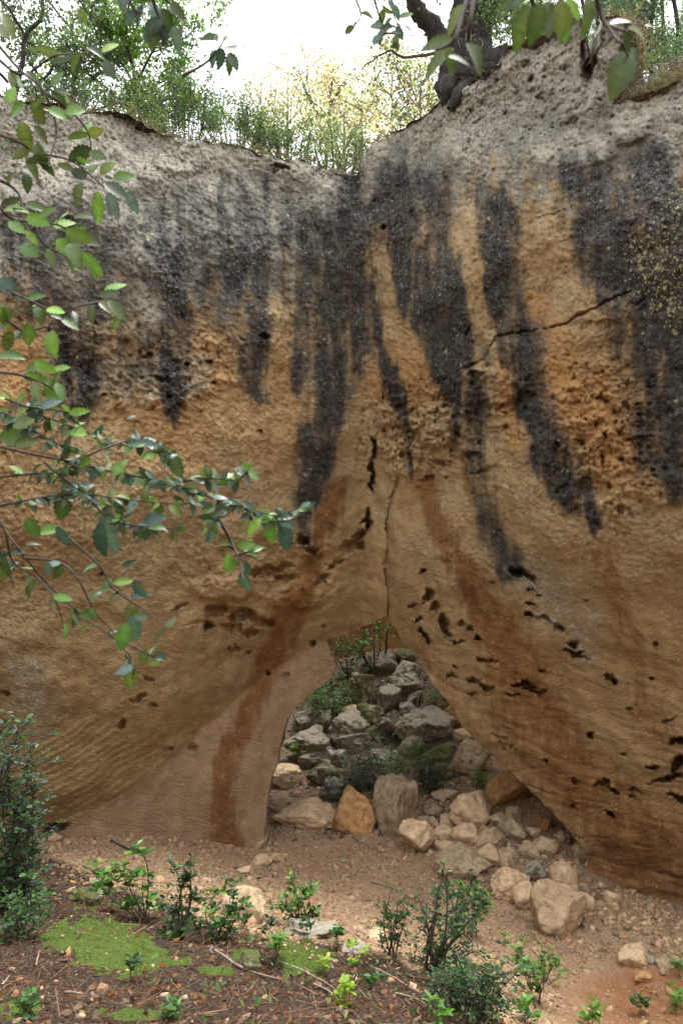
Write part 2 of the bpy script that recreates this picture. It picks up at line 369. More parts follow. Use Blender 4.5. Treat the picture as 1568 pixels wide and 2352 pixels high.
# densify outline
O2 = []
for i in range(len(OUT)):
    p, q = np.array(OUT[i], float), np.array(OUT[(i+1) % len(OUT)], float); n = max(1, int(np.hypot(*(q-p))/5))
    for j in range(n): O2.append(p+(q-p)*j/n)
O2 = np.array(O2)
_w = np.where(O2[:, 1] < 450, 7.0, np.where((O2[:, 1] > 1700) & (O2[:, 0] > 950), 5, np.where(O2[:, 1] > 1400, 3.2, 1.6)))
O2[:, 0] += _w*.5*fbm(np.c_[O2/28, np.zeros(len(O2))], 3); O2[:, 1] += _w*fbm(np.c_[O2/24, np.full(len(O2), 5.)], 3)

gx = np.concatenate([np.arange(-520, -30, 14), np.arange(-30, 1600, 3.5), np.arange(1600, 2060, 14)])
gy = np.concatenate([np.arange(20, 2120, 3.5), np.arange(2120, 2440, 14)])
GX, GY = np.meshgrid(gx, gy); ins = inpoly(GX, GY, [tuple(p) for p in O2])
# keep cells with any 3+ corners inside, snap the outside corners on the outline
c4 = ins[:-1, :-1].astype(int)+ins[1:, :-1]+ins[:-1, 1:]+ins[1:, 1:]
keep = c4 >= 2
used = np.zeros(ins.shape, bool)
for a in (slice(None, -1), slice(1, None)):
    for b in (slice(None, -1), slice(1, None)): used[a, b] |= keep
bo = used & ~ins
bi = np.argwhere(bo)
for r, c in bi:
    d2 = (O2[:, 0]-GX[r, c])**2+(O2[:, 1]-GY[r, c])**2; j = d2.argmin()
    if d2[j] < 40: GX[r, c], GY[r, c] = O2[j]
X, Y = GX[used], GY[used]; idx = np.full(ins.shape, -1); idx[used] = np.arange(used.sum())
D = wall_d(X, Y); P0 = pt(X, Y, D)
n_low = fbm(P0, 3, .55)*.16+fbm(P0+40, 3, 1.7)*.075
n_mid = fbm(P0*[1, 1, 1]+9, 5, 5.0, .55)
n_fin = fbm(P0+70, 4, 24.0, .6)
smooth_lo = np.clip(ss(1180, 1500, Y+np.where(X < 893, .35*(X-300), .0)), 0, 1)
smooth_lo = np.maximum(smooth_lo, ss(1080, 1120, Y)*ss(150, 60, np.abs(X-900)))
yl = np.interp(X, [p[0] for p in LINE], [p[1] for p in LINE]); pillar = ss(-10, 25, Y-yl)*(X < 800)
rough = 1-.62*smooth_lo; rough *= 1-.6*pillar
off = n_low*(1-.5*pillar)+n_mid*.020*rough+n_fin*.021*rough
# rugged broken band of rock, pocked zones
def blob(x, y, rx, ry, soft=.6): return ss(1+soft, 1-soft, np.hypot((X-x)/rx, (Y-y)/ry))
rug = np.maximum.reduce([blob(1390, 1010, 130, 170)*.8, blob(960, 990, 120, 110), blob(330, 850, 230, 110)*.5, blob(620, 1310, 190, 90)*.5, blob(1250, 180, 300, 120)*.35, blob(1120, 930, 110, 90)*.7, np.clip(ss(600, 200, Y), 0, 1)*.04])
rid = np.abs(fbm(P0*[1, 1, 1.3]+3, 5, 5.0, .62)); off += rug*(.04-rid*.15)
pk = fbm(P0+22, 3, 11); off += np.maximum(pk-.38, 0)*.22*(rug+.25)*rough
# combed ripples low on the left, ledge lines
u = (X*.55+Y*.84)+9*fbm(P0, 2, 2.0); rip = blob(210, 1760, 190, 110, .5)*(1-pillar); off += .011*rip*np.sin(u/15*2*math.pi)*(.6+.6*fbm(P0, 2, 3))
u2 = (-.30*X+Y)+16*fbm(P0+5, 3, 1.2); led = ss(1350, 1600, Y)*(X > 930); off += led*.016*fbm(np.c_[u2/17, X/190, 0*X], 3)
PITS = [(858, 1032, 8, 24, .5, 0), (856, 1092, 4.5, 40, .35, 0), (841, 1195, 6, 28, .3, .1), (499, 1402, 30, 16, .22, -.3), (560, 1412, 36, 19, .24, 0), (606, 1428, 30, 16, .2, .2), (482, 1437, 13, 12, .25, 0), (530, 1440, 20, 12, .15, 0),
 (575, 1450, 22, 10, .14, 0), (620, 1312, 52, 13, .20, -.3), (655, 1330, 40, 10, .12, 0), (690, 1243, 18, 16, .22, 0), (715, 1262, 14, 12, .15, 0), (805, 1258, 24, 14, .24, -.4), (770, 1300, 24, 9, .16, -.6), (740, 1330, 18, 8, .12, -.5), (820, 1230, 9, 18, .22, .5),
 (614, 1547, 6, 5, .25, 0), (656, 1549, 8, 7, .1, 0), (281, 1668, 12, 7, .14, -.7), (393, 1719, 7, 4, .12, -.5), (437, 1715, 10, 12, .06, .3), (717, 1476, 9, 5, .2, 0), (744, 1438, 6, 6, .1, 0), (300, 1440, 16, 5, .08, -.3), (270, 1365, 10, 4, .08, 0), (235, 1320, 10, 5, .08, 0),
 (340, 1560, 12, 6, .10, .2), (318, 1605, 22, 10, .09, -.3), (355, 1620, 6, 7, .10, 0), (410, 1395, 20, 6, .1, -.2), (540, 1490, 12, 5, .12, -.4), (570, 1497, 9, 5, .10, 0),
 (967, 1311, 9, 7, .3, .4), (984, 1368, 11, 17, .22, .3), (1000, 1395, 10, 16, .22, .5), (1017, 1432, 10, 22, .26, .3), (1024, 1455, 9, 13, .26, 0), (947, 1395, 5, 14, .22, .3), (957, 1420, 5, 14, .25, .3), (973, 1455, 17, 8, .26, .7), (985, 1470, 9, 6, .15, 0),
 (1097, 1467, 11, 7, .25, .6), (1078, 1442, 8, 6, .15, .3), (1058, 1436, 9, 7, .12, 0), (1062, 1470, 10, 7, .12, 0), (1120, 1513, 26, 3.5, .2, .18), (1045, 1535, 9, 4, .18, .7), (1036, 1556, 11, 4, .2, .4), (1088, 1560, 16, 6, .18, .2), (1118, 1575, 16, 7, .26, .5), (1080, 1597, 14, 4, .14, .1),
 (1048, 1475, 12, 4, .18, .3), (1190, 1318, 30, 11, .34, .15), (1218, 1330, 13, 9, .34, .5), (1215, 1357, 10, 4, .15, 0), (1215, 1388, 12, 4, .2, .1), (1212, 1411, 8, 5, .3, 0), (1245, 1422, 28, 7, .12, .3), (1290, 1437, 18, 7, .18, .3), (1316, 1478, 14, 10, .24, .3), (1325, 1500, 30, 4, .28, .15), (1330, 1512, 22, 3.5, .26, .2),
 (1203, 1571, 30, 5, .28, .1), (1225, 1584, 28, 4, .26, .2), (1180, 1597, 24, 3, .15, .1), (1400, 1553, 7, 12, .28, -.5), (1410, 1562, 6, 8, .2, 0), (1357, 1690, 10, 11, .34, 0), (1445, 1628, 7, 3.5, .15, 0), (1496, 1558, 6, 4, .18, 0), (1432, 1733, 10, 4, .2, .1), (1497, 1760, 15, 5, .26, 0), (1530, 1650, 20, 3, .12, 0), (1505, 1480, 8, 6, .12, 0),
 (1560, 1702, 24, 9, .3, .1), (1535, 1790, 50, 8, .30, -.15), (1556, 1760, 16, 22, .4, .3), (1560, 1830, 26, 7, .25, .1), (1385, 1800, 16, 5, .28, .1), (1405, 1812, 12, 5, .2, .3), (1461, 1812, 12, 5, .15, 0), (1402, 1870, 12, 5, .25, .4), (1315, 1850, 8, 3, .2, .2), (1450, 1830, 12, 3, .12, 0), (1320, 1790, 12, 3, .12, .2),
 (1250, 1745, 6, 4, .15, 0), (1160, 1670, 22, 2.5, .1, .3), (1150, 1700, 22, 2.5, .1, .3), (1165, 1715, 24, 2.5, .1, .25), (1240, 1540, 8, 4, .15, 0), (1130, 1340, 8, 4, .08, 0), (880, 520, 4, 9, .22, .3), (1074, 765, 3.5, 11, .14, 0), (1240, 1365, 8, 3, .1, 0), (1345, 1375, 6, 4, .08, 0),
 (238, 905, 7, 5, .2, 0), (392, 912, 6, 4, .2, 0), (430, 835, 8, 6, .18, 0), (597, 990, 5, 4, .15, 0), (372, 870, 20, 6, .12, .4), (490, 880, 7, 5, .16, 0), (475, 835, 10, 6, .12, .3), (605, 770, 7, 10, .14, 0), (340, 820, 16, 5, .1, 0), (1090, 865, 24, 8, .1, 0), (1385, 1045, 5, 14, .1, .3), (1360, 1120, 40, 24, .09, 0), (1430, 1170, 14, 12, .12, 0), (1290, 1130, 12, 18, .12, 0), (985, 1100, 16, 10, .14, 0), (1080, 1040, 14, 8, .12, 0), (1010, 1060, 18, 12, .12, 0), (930, 1045, 9, 12, .14, 0),
 (128, 1902, 34, 11, .35, -.3), (120, 1920, 14, 14, .3, 0), (1350, 160, 14, 42, .30, .1), (1336, 120, 7, 26, .2, 0), (1380, 290, 30, 50, .05, 0), (330, 300, 20, 7, .15, 0), (640, 388, 26, 8, .18, 0), (10, 1590, 12, 4, .12, 0)]
pitm = np.zeros(len(X)); wx = 7*fbm(P0+8, 4, 5, .65); wy = 7*fbm(P0+80, 4, 5, .65)
for x, y, rx, ry, dp, an in PITS:
    s_ = (np.abs(X-x) < 2.5*max(rx, ry)) & (np.abs(Y-y) < 2.5*max(rx, ry))
    if not s_.any(): continue
    f_ = min(1.5, max(rx, ry)/9); dx = X[s_]-x+wx[s_]*f_; dy = Y[s_]-y+wy[s_]*f_; ca, sa = math.cos(an), math.sin(an)
    q = np.hypot((dx*ca+dy*sa)/(rx*1.0), (-dx*sa+dy*ca)/(ry*.95)); g_ = ss(1.2, .5, q); off[s_] = np.maximum(off[s_], off[s_]+dp*g_*.72*(.8+.5*ss(-.4, .4, fbm(P0[s_]+2, 2, 9)))); off[s_] -= .014*ss(.95, 1.25, q)*ss(1.9, 1.3, q); pitm[s_] = np.maximum(pitm[s_], ss(1.9, .7, q))
def line_of(pts): return segdist(X+wx*.7, Y+wy*.7, pts)[1]
CR = [([(1020, 872), (1060, 852), (1110, 825), (1135, 775), (1165, 765), (1240, 757), (1300, 741), (1345, 715), (1380, 702), (1420, 682), (1445, 668)], 2.9, .2), ([(1370, 768), (1400, 752), (1440, 727), (1480, 690)], 3, .10),
 ([(916, 1100), (895, 1140), (888, 1200), (891, 1250), (882, 1310), (892, 1352), (891, 1412)], 3.4, .16), ([(668, 725), (640, 790), (641, 870), (625, 940), (613, 1040), (610, 1115)], 2.4, .06), ([(1085, 1088), (1115, 1083), (1142, 1068)], 3.5, .15),
 ([(858, 1040), (856, 1120), (862, 1080), (850, 1160), (838, 1220), (800, 1265)], 3.2, .10), ([(1350, 1962), (1400, 1978), (1450, 1992), (1510, 2002), (1600, 2030)], 3.6, .15), ([(1290, 1912), (1340, 1925), (1420, 1928), (1500, 1950)], 2.5, .08),
 ([(1040, 1480), (1100, 1515), (1160, 1550), (1240, 1600)], 2.4, .05), ([(1000, 1560), (1060, 1590), (1140, 1600)], 2.2, .05), ([(1180, 1770), (1260, 1765), (1330, 1800)], 2.2, .05),
 ([(1500, 1490), (1440, 1440), (1380, 1420)], 2, .04), ([(1200, 520), (1230, 505), (1300, 480)], 2.5, .05), ([(860, 640), (890, 660), (920, 650)], 2, .04), ([(905, 990), (925, 1010), (960, 1000), (985, 1010)], 4, .12), ([(1020, 880), (1000, 930), (960, 935), (965, 985)], 3.4, .10), ([(1190, 940), (1200, 880), (1230, 870), (1260, 835)], 3, .07), ([(1140, 900), (1190, 905), (1230, 915)], 2.5, .06),
 ([(420, 1440), (480, 1425)], 4, .08), ([(700, 1260), (760, 1300), (835, 1225)], 4, .07), ([(1130, 930), (1210, 950), (1230, 945)], 3, .08), ([(1200, 1800), (1300, 1830), (1400, 1850)], 2.2, .05)]
crm = np.zeros(len(X))
for pts, w_, dp in CR:
    q = line_of(pts)*(1+.5*fbm(P0+4, 2, 4)); g_ = ss(w_*1.25, w_*.2, q); off += dp*.5*g_*np.clip(.75+.9*fbm(P0+60, 2, 3), .15, 1); crm = np.maximum(crm, g_)
# proud blocks
for x, y, rx, ry, h_ in [(885, 952, 22, 20, .09), (941, 972, 21, 16, .12), (1000, 975, 44, 48, .13), (1060, 960, 24, 40, .08), (1310, 345, 90, 45, .05), (1310, 900, 40, 20, .07), (1150, 600, 60, 200, .03), (1110, 890, 90, 40, .09), (1170, 840, 60, 60, .05), (1520, 1120, 60, 40, .08), (1400, 720, 60, 20, .05), (1300, 1150, 22, 30, .08),
    (520, 1350, 80, 26, .10), (680, 1370, 60, 30, .08), (560, 1220, 60, 30, .05), (1400, 100, 40, 60, .10), (1440, 280, 50, 50, .08), (420, 360, 60, 40, .05)]:
    off -= h_*ss(1.25, .8, np.hypot((X-x+wx*1.2)/rx, (Y-y+wy*1.2)/ry))
# step of the freshly cut lower face under the ledge line, and of the slab under the long crack
off += .018*ss(1080, 1104, Y+26*fbm(P0, 3, 3))*ss(1400, 1300, Y)*ss(190, 120, np.abs(X-860))
D2 = D+off; V = pt(X, Y, D2)
_it = idx
cells = np.argwhere(keep); qd = np.stack([_it[cells[:, 0], cells[:, 1]], _it[cells[:, 0]+1, cells[:, 1]], _it[cells[:, 0]+1, cells[:, 1]+1], _it[cells[:, 0], cells[:, 1]+1]], 1)
# ---- stains of the rock itself, with shade painted into the low rust strokes
Xw = X+14*fbm(np.c_[X/60, Y/160, 0*X], 3)+5*wx/7; Yw = Y+20*fbm(np.c_[X/26, Y/200, 0*X+3], 3)
def strokes(lst):
    m = np.zeros(len(X))
    for pts, a_ in lst: m = np.maximum(m, a_*ss(1.9, .35, segdist(Xw, Yw, pts)[0]))
    return m
BL = [([(812, 395, 26), (800, 480, 36), (800, 560, 58), (802, 640, 72), (805, 720, 74), (790, 800, 66), (768, 880, 52), (748, 950, 40), (732, 1020, 40), (718, 1080, 38), (705, 1140, 32), (698, 1190, 20)], 1.05),
 ([(690, 1190, 20), (705, 1250, 22)], .6), ([(840, 480, 40), (842, 620, 34), (852, 700, 28), (870, 780, 20), (890, 850, 17), (910, 910, 13), (930, 1000, 12), (950, 1080, 11)], .95), ([(905, 400, 36), (920, 500, 55), (935, 600, 50), (955, 680, 48), (985, 760, 46), (1012, 830, 42), (1035, 885, 26)], 1.05),
 ([(1000, 470, 28), (1020, 600, 30), (1048, 700, 40), (1060, 800, 36), (1085, 880, 45), (1080, 950, 40)], .9), ([(1060, 950, 24), (1075, 1020, 28), (1105, 1090, 24), (1112, 1150, 28), (1130, 1220, 30), (1165, 1295, 34)], .74),
 ([(1130, 470, 40), (1150, 560, 50), (1160, 660, 60), (1170, 750, 44), (1200, 820, 48), (1215, 900, 42), (1235, 980, 46), (1262, 1050, 46), (1300, 1110, 38), (1340, 1170, 28), (1360, 1212, 13)], 1.0), ([(1350, 420, 40), (1385, 500, 60), (1395, 580, 64), (1400, 660, 50)], 1.0),
 ([(1500, 400, 60), (1530, 520, 105), (1550, 650, 110), (1540, 780, 110), (1545, 900, 95), (1560, 1020, 85), (1575, 1100, 50)], 1.05), ([(1250, 420, 60), (1240, 520, 60)], .5), ([(1470, 560, 60), (1480, 640, 60)], .9),
 ([(180, 700, 60), (185, 790, 60), (180, 860, 55), (185, 920, 40)], .85), ([(120, 620, 70), (90, 690, 50)], .7), ([(60, 500, 60), (250, 560, 90)], .45), ([(390, 560, 56), (400, 700, 44), (400, 800, 36), (395, 880, 30), (390, 960, 18)], .9), ([(555, 560, 60), (560, 700, 58), (572, 780, 56), (588, 850, 46), (605, 915, 22)], .85),
 ([(300, 800, 60), (320, 840, 40)], .55), ([(700, 600, 60), (695, 720, 50), (685, 820, 36), (680, 880, 22)], .75), ([(470, 480, 80), (640, 520, 90)], .5), ([(300, 560, 90), (480, 600, 100)], .55), ([(790, 395, 30), (825, 440, 30)], .8), ([(920, 340, 24), (900, 420, 30)], .5), ([(1400, 380, 60), (1450, 420, 60)], .5), ([(1330, 400, 60), (1450, 520, 90), (1460, 680, 80), (1470, 800, 70)], .78), ([(960, 440, 80), (1000, 620, 80), (1020, 760, 60)], .72), ([(1120, 480, 60), (1120, 640, 50), (1130, 740, 40)], .62), ([(700, 560, 110), (730, 720, 90), (720, 820, 70)], .72), ([(560, 520, 130), (480, 640, 90)], .6), ([(120, 560, 120), (250, 600, 140), (400, 560, 120)], .58), ([(1090, 880, 50), (1090, 980, 50)], .75), ([(1250, 360, 120), (1400, 330, 120)], .35), ([(1200, 640, 60), (1200, 760, 50)], .7), ([(830, 500, 60), (850, 640, 60)], .8)]
RUST_SHADE = [([(775, 1120, 22), (748, 1200, 22), (718, 1290, 24), (690, 1360, 30), (652, 1430, 32), (628, 1500, 28), (600, 1570, 24), (562, 1650, 24), (525, 1730, 24), (512, 1820, 28), (515, 1940, 42)], .95), ([(965, 1100, 22), (1020, 1230, 26), (1070, 1330, 34), (1110, 1400, 44), (1160, 1480, 55), (1200, 1560, 58), (1250, 1650, 58), (1290, 1750, 58), (1340, 1830, 60), (1400, 1900, 60), (1480, 1980, 60)], .85),
 ([(1370, 1250, 18), (1420, 1400, 26), (1450, 1480, 30), (1480, 1600, 32), (1500, 1720, 36)], .55), ([(1400, 1820, 30), (1500, 1950, 40), (1560, 2010, 40)], .7), ([(1050, 1050, 16), (1085, 1150, 16)], .7), ([(790, 1100, 16), (775, 1180, 18)], .7), ([(1120, 1560, 20), (1250, 1800, 30)], .5), ([(180, 1480, 20), (150, 1700, 30)], .35), ([(1300, 1980, 40), (1568, 2060, 40)], .8), ([(1180, 1620, 60), (1280, 1760, 90), (1400, 1880, 100), (1560, 1990, 110)], .68), ([(960, 1480, 20), (1100, 1690, 24), (1260, 1860, 30), (1400, 2000, 40)], .5), ([(1540, 1500, 40), (1560, 1750, 60)], .4), ([(240, 1780, 60), (400, 1700, 50), (520, 1600, 40)], .3)]  # broad lower-right and lower-left strokes put the undercut's shade into the rust colour
OG = [([(1280, 860, 50), (1370, 950, 80), (1430, 1060, 70)], .8), ([(930, 820, 40), (960, 900, 40), (860, 880, 30)], .6), ([(470, 860, 100), (300, 900, 80), (420, 1000, 90)], .5), ([(60, 1050, 60), (60, 1300, 60)], .3), ([(560, 980, 60), (640, 1060, 50)], .4), ([(660, 800, 26), (650, 1000, 50)], .4), ([(1160, 850, 24), (1180, 1010, 20)], .7), ([(1330, 880, 50), (1220, 690, 20)], .6), ([(40, 760, 40), (40, 900, 50)], .6), ([(1130, 1960, 1), (1300, 2040, 60)], .8)]
# clean ochre lanes break the crusts
LA = [([(1064, 430, 16), (1072, 520, 18), (1084, 620, 20), (1105, 700, 18), (1120, 760, 14)], .9), ([(1230, 480, 26), (1240, 580, 40), (1260, 680, 46), (1300, 700, 40)], .6), ([(868, 580, 18), (890, 700, 20), (925, 800, 26), (960, 860, 30)], .8), ([(842, 830, 10), (850, 900, 22), (860, 960, 30)], .8), ([(655, 720, 14), (640, 820, 18), (630, 900, 20)], .5), ([(1330, 740, 40), (1330, 840, 50)], .8), ([(345, 690, 24), (340, 740, 24)], .4), ([(1120, 860, 26), (1150, 920, 20), (1190, 1010, 24)], .7)]
stk = fbm(np.c_[X/26, Y/420, 0*X+9], 4)
bl = strokes(BL); lane = strokes(LA)
band = ss(370, 500, Y+30*stk)*ss(900, 640, Y+70*stk)*.60*(1+.8*stk)*(X < 860)*(.8+.5*fbm(P0+14, 4, 2.2))
bl = np.clip(np.maximum(bl*1.10, band)*(1.0+.16*fbm(np.c_[X/15, Y/260, 0*X+4], 3)+.25*stk+.50*fbm(P0*[2.2, 2.2, .9]+31, 4, 2.0, .6))-lane*.9, 0, 1.12)
ym = np.interp(X, [-500, 0, 200, 450, 700, 850, 950, 1100, 1300, 1450, 2000], [640, 640, 640, 660, 620, 480, 430, 430, 420, 400, 380])
gr = ss(150, -130, (Y-ym)+120*stk+50*wx/7); gr = np.maximum(gr, .55*strokes([([(150, 820, 50), (300, 870, 60), (430, 860, 60)], 1), ([(150, 640, 60), (340, 700, 70), (340, 760, 40)], 1.2), ([(960, 640, 14), (980, 720, 20)], 1)]))
gr = np.maximum(gr, .5*strokes([([(1220, 1330, 60), (1300, 1400, 70), (1340, 1480, 60)], .9), ([(60, 1540, 60), (90, 1640, 60)], .9), ([(250, 1280, 50)]*2, .6), ([(250, 1862, 10), (340, 1848, 13), (430, 1822, 9)], .62), ([(470, 1890, 6), (540, 1882, 9), (610, 1862, 7)], .62), ([(560, 1480, 40), (420, 1560, 50)], .35), ([(700, 1000, 1), (860, 1130, 60)], .5), ([(900, 1180, 30), (960, 1260, 30)], .5), ([(20, 1460, 50), (40, 1600, 50)], .5)])); gr = np.clip(gr, 0, 1)
rust_shade = np.clip(strokes(RUST_SHADE), 0, 1); ora = np.clip(strokes(OG), 0, 1)
# crevice dirt: iron red inside the pits
rust_shade = np.maximum(rust_shade, pitm*.55)
wl = np.clip(.07*bl*ss(1000, 700, Y)+.08*ss(720, 500, Y)*ss(200, 420, Y)+.40*strokes([([(400, 560, 60), (420, 720, 40)], 1), ([(620, 560, 50), (600, 720, 30)], .8), ([(920, 560, 40), (980, 620, 60)], .8), ([(1460, 460, 70), (1560, 420, 70)], .8)])+.02*(Y < 1100), 0, .5)
yll = np.clip(.7*strokes([([(1480, 560, 40), (1530, 640, 60), (1560, 700, 40)], 1), ([(1560, 480, 40), (1540, 560, 40)], .7)]), 0, .8)
ones = np.ones(len(X)); lft = (X < seamX(Y))
tool_s = np.clip(smooth_lo+.45*ss(450, 800, Y), 0, 1)*(1-rug*.7)
A1 = np.stack([bl, rust_shade, gr, np.clip(pillar*1.0, 0, 1)], 1); A2 = np.stack([ora, wl, yll, np.clip(smooth_lo, 0, 1)], 1); A3 = np.stack([tool_s*lft, tool_s*~lft, np.clip(strokes([([(1250, 350, 34), (1310, 345, 46), (1370, 360, 36)], 1), ([(1410, 300, 20), (1430, 280, 26), (1500, 250, 24)], .9), ([(1250, 150, 40), (1310, 120, 30)], .6), ([(1370, 200, 24), (1365, 260, 20)], .8), ([(500, 365, 26), (560, 380, 22)], .9), ([(250, 290, 24), (330, 300, 24)], .5), ([(740, 420, 18), (750, 440, 14)], .8), ([(880, 340, 20), (870, 400, 10)], .7), ([(1040, 340, 26), (1030, 300, 20)], .6), ([(1200, 240, 30)]*2, .6), ([(1180, 120, 16), (1160, 150, 14)], .7), ([(400, 740, 14), (330, 700, 20)], .6), ([(1530, 220, 20), (1490, 240, 16)], .7), ([(60, 420, 30), (150, 360, 30)], .5)]), 0, 1), ones], 1)
qx = X[qd].mean(1); qy = Y[qd].mean(1); side = qx < seamX(qy)
def rock_wall(q, loc, label):
    e = np.concatenate([q[:, [0, 1]], q[:, [1, 2]], q[:, [2, 3]], q[:, [3, 0]]]); key = np.sort(e, 1); key = key[:, 0].astype(np.int64)*10**7+key[:, 1]
    u_, inv, cnt = np.unique(key, return_inverse=True, return_counts=True); be = e[cnt[inv] == 1]
    Vv = [V]; n = len(V); qs = [q]; src = V; prev = {}
    bv = np.unique(be); mp = np.full(len(V), -1); mp[bv] = np.arange(len(bv)); base = V[bv]; last = bv.copy(); cols = [A1, A2, A3]; ex = [[], [], []]
    bx = X[bv]; by = Y[bv]; seam = np.abs(bx-seamX(by)) < 8; seam &= (by > 405) & (by < 1408)
    for r, dy in enumerate([.05, .16, .4, .9, 1.6]):
        nv = base.copy(); nz = fbm(base*[1, 1, 1]+[0, dy*2, 0], 3, 3.0)*.05*min(1, dy*4)
        nv[:, 1] += dy*1.05*np.where(seam, .4, 1)
        nv[:, 0] = nv[:, 0]*(1+.0*dy)+nz; nv[:, 2] += nz*.8
        under = (by > 1420) & (bx > 893); leftarch = (by > 1400) & (bx < 893) & (bx > 590)
        nv[:, 0] += np.where(under, dy*.55, 0)-np.where(leftarch, dy*.10, 0)+np.where(leftarch, .05*math.sin(min(dy*4, 3.1)), 0); nv[:, 2] += np.where(under, dy*.10, 0)
        Vv.append(nv); cur = n+np.arange(len(bv)); a_, b_ = mp[be[:, 0]], mp[be[:, 1]]
        qs.append(np.stack([last[b_], last[a_], cur[a_], cur[b_]], 1)); last = cur; n += len(bv)
        for t_, A in enumerate((A1, A2, A3)):
            c_ = A[bv].copy()
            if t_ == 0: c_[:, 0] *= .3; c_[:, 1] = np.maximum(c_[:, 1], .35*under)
            ex[t_].append(c_)
    VV = np.concatenate(Vv); Q = np.concatenate(qs); uq, iv = np.unique(Q, return_inverse=True)
    cc = {nm_: np.concatenate([A]+e_)[uq] for nm_, A, e_ in zip(('stain_shade', 'lichen', 'tool'), (A1, A2, A3), ex)}
    o = mesh_obj('rock_face', VV[uq], [iv.reshape(-1, 4)], M['cliff'], origin=loc, cols=cc); tag(o, label, 'rock face'); return o
rock_wall(qd[side], (-2, 9, 0), 'left half of the tall ochre rock wall, ending in the smooth pillar')
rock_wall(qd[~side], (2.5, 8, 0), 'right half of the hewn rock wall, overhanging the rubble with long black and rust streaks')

# ================================================================ the ground
ctl = [(-500, 2352, 2.6), (0, 2352, 3.0), (400, 2352, 3.2), (784, 2352, 3.6), (1100, 2352, 4.3), (1350, 2352, 5.3), (1568, 2352, 5.7), (2000, 2352, 5.6), (1200, 2240, 5.6), (1400, 2270, 6.0), (230, 2190, 4.4), (60, 2200, 4.3), (120, 2100, 5.2), (100, 2020, 6.6), (-300, 2050, 6.6),
 (400, 2230, 4.3), (420, 2130, 5.5), (560, 2130, 5.6), (500, 2030, 7.6), (640, 2240, 4.5), (700, 2160, 5.6), (830, 2160, 5.8), (900, 2040, 8.0), (1000, 2160, 6.2), (1200, 2120, 7.2), (1400, 2140, 6.9), (1600, 2150, 6.6), (950, 2250, 4.9), (800, 1950, 9.3), (830, 1890, 10.2), (680, 1860, 10.9), (680, 1790, 11.8), (740, 1690, 12.9), (760, 1600, 13.8),
 (880, 1510, 14.6), (960, 1510, 14.4), (920, 1640, 13.4), (900, 1790, 11.6), (1060, 1660, 12.9), (1100, 1790, 11.0), (1150, 1870, 10.0), (1000, 1920, 9.4), (1180, 1960, 8.8), (1250, 1890, 9.5), (1300, 2030, 8.0), (1400, 1800, 10.5), (650, 2010, 8.7), (1500, 1800, 12.0), (600, 1650, 13.5), (400, 1700, 13.5)]
for x_, y_ in [(-300, 2000), (0, 1955), (90, 1932), (200, 1920), (300, 1914), (450, 1930), (600, 1948), (1380, 2025), (1450, 2052), (1568, 2085), (1700, 2140)]: ctl.append((x_, y_, float(wall_d(x_, y_))+.02))
cp = np.array([pt(*c) for c in ctl]); nC = len(cp)
def phi(r2): return .5*r2*np.log(r2+1e-9)
K = phi(((cp[:, None, :2]-cp[None, :, :2])**2).sum(-1))+.25*np.eye(nC); Pm = np.c_[np.ones(nC), cp[:, :2]]
sol = np.linalg.solve(np.block([[K, Pm], [Pm.T, np.zeros((3, 3))]]), np.concatenate([cp[:, 2], np.zeros(3)]))
def zbase(x, y):
    x = np.clip(x, -5.2, 6.5); y0 = y; y = np.clip(y, 2.3, 14.8); sh = x.shape; x = x.ravel(); y = y.ravel(); z = np.zeros(len(x))
    for s in range(0, len(x), 20000):
        a_ = x[s:s+20000]; b_ = y[s:s+20000]; z[s:s+20000] = phi((a_[:, None]-cp[:, 0])**2+(b_[:, None]-cp[:, 1])**2)@sol[:nC]+sol[nC]+sol[nC+1]*a_+sol[nC+2]*b_
    return z.reshape(sh)-.30*np.clip(y0-14.8, 0, 4)
def gz(x, y, fine=False):
    x = np.asarray(x, float); y = np.asarray(y, float); z = zbase(x, y)
    P = np.stack([x, y, 0*x], -1); z = z+.05*fbm(P, 3, 1.1)+.022*fbm(P+7, 3, 4)
    # moss hummocks
    for hx, hy, hw, hh in [(-1.28, 4.35, .55, .10), (-.35, 4.6, .26, .12), (-1.62, 5.1, .22, .10)]: z = z+hh*np.exp(-((x-hx)**2+((y-hy)*1.4)**2)/(hw*hw))
    if fine: z = z+.010*fbm(P+3, 3, 14)
    # unseen banks added behind and beside the photographer to block low sky light
    rim = np.maximum(ss(-2.5, -8, y), ss(7.5, 10.5, np.abs(x+.3))*(y < 9.5)); z = z*(1-rim)+(9.0+.6*fbm(P, 2, .3))*rim
    far = ss(18.6, 20.2, y); z = z*(1-far)+(7.4+.5*fbm(P, 2, .12)+.0*y)*far
    return z
def ground_pt(X_, Y_):
    d = np.linspace(2.4, 17, 1200); p = pt(X_, Y_, d); z = gz(p[:, 0], p[:, 1]); k_ = np.argmax(p[:, 2] < z)
    return p[k_] if (p[:, 2] < z).any() else p[-1]
ys = np.concatenate([np.linspace(-60, 0, 12), np.arange(.3, 2.4, .15), np.arange(2.4, 16, .03), np.arange(16, 22, .2), np.linspace(23, 300, 36)])
xs = np.concatenate([-np.geomspace(300, 5.3, 24), np.arange(-5.2, 6.0, .03), np.geomspace(6.1, 300, 24)])
xx, yy = np.meshgrid(xs, ys); zz = gz(xx, yy, True)
gV = np.stack([xx, yy, zz], -1).reshape(-1, 3); r_, c_ = xx.shape; ii = (np.arange(r_-1)[:, None]*c_+np.arange(c_-1)[None]).ravel()
def screen(P): return 784+P[:, 0]/np.maximum(P[:, 1], .2)*F, 1176-(P[:, 2]-H)/np.maximum(P[:, 1], .2)*F
sx_, sy_ = screen(gV)
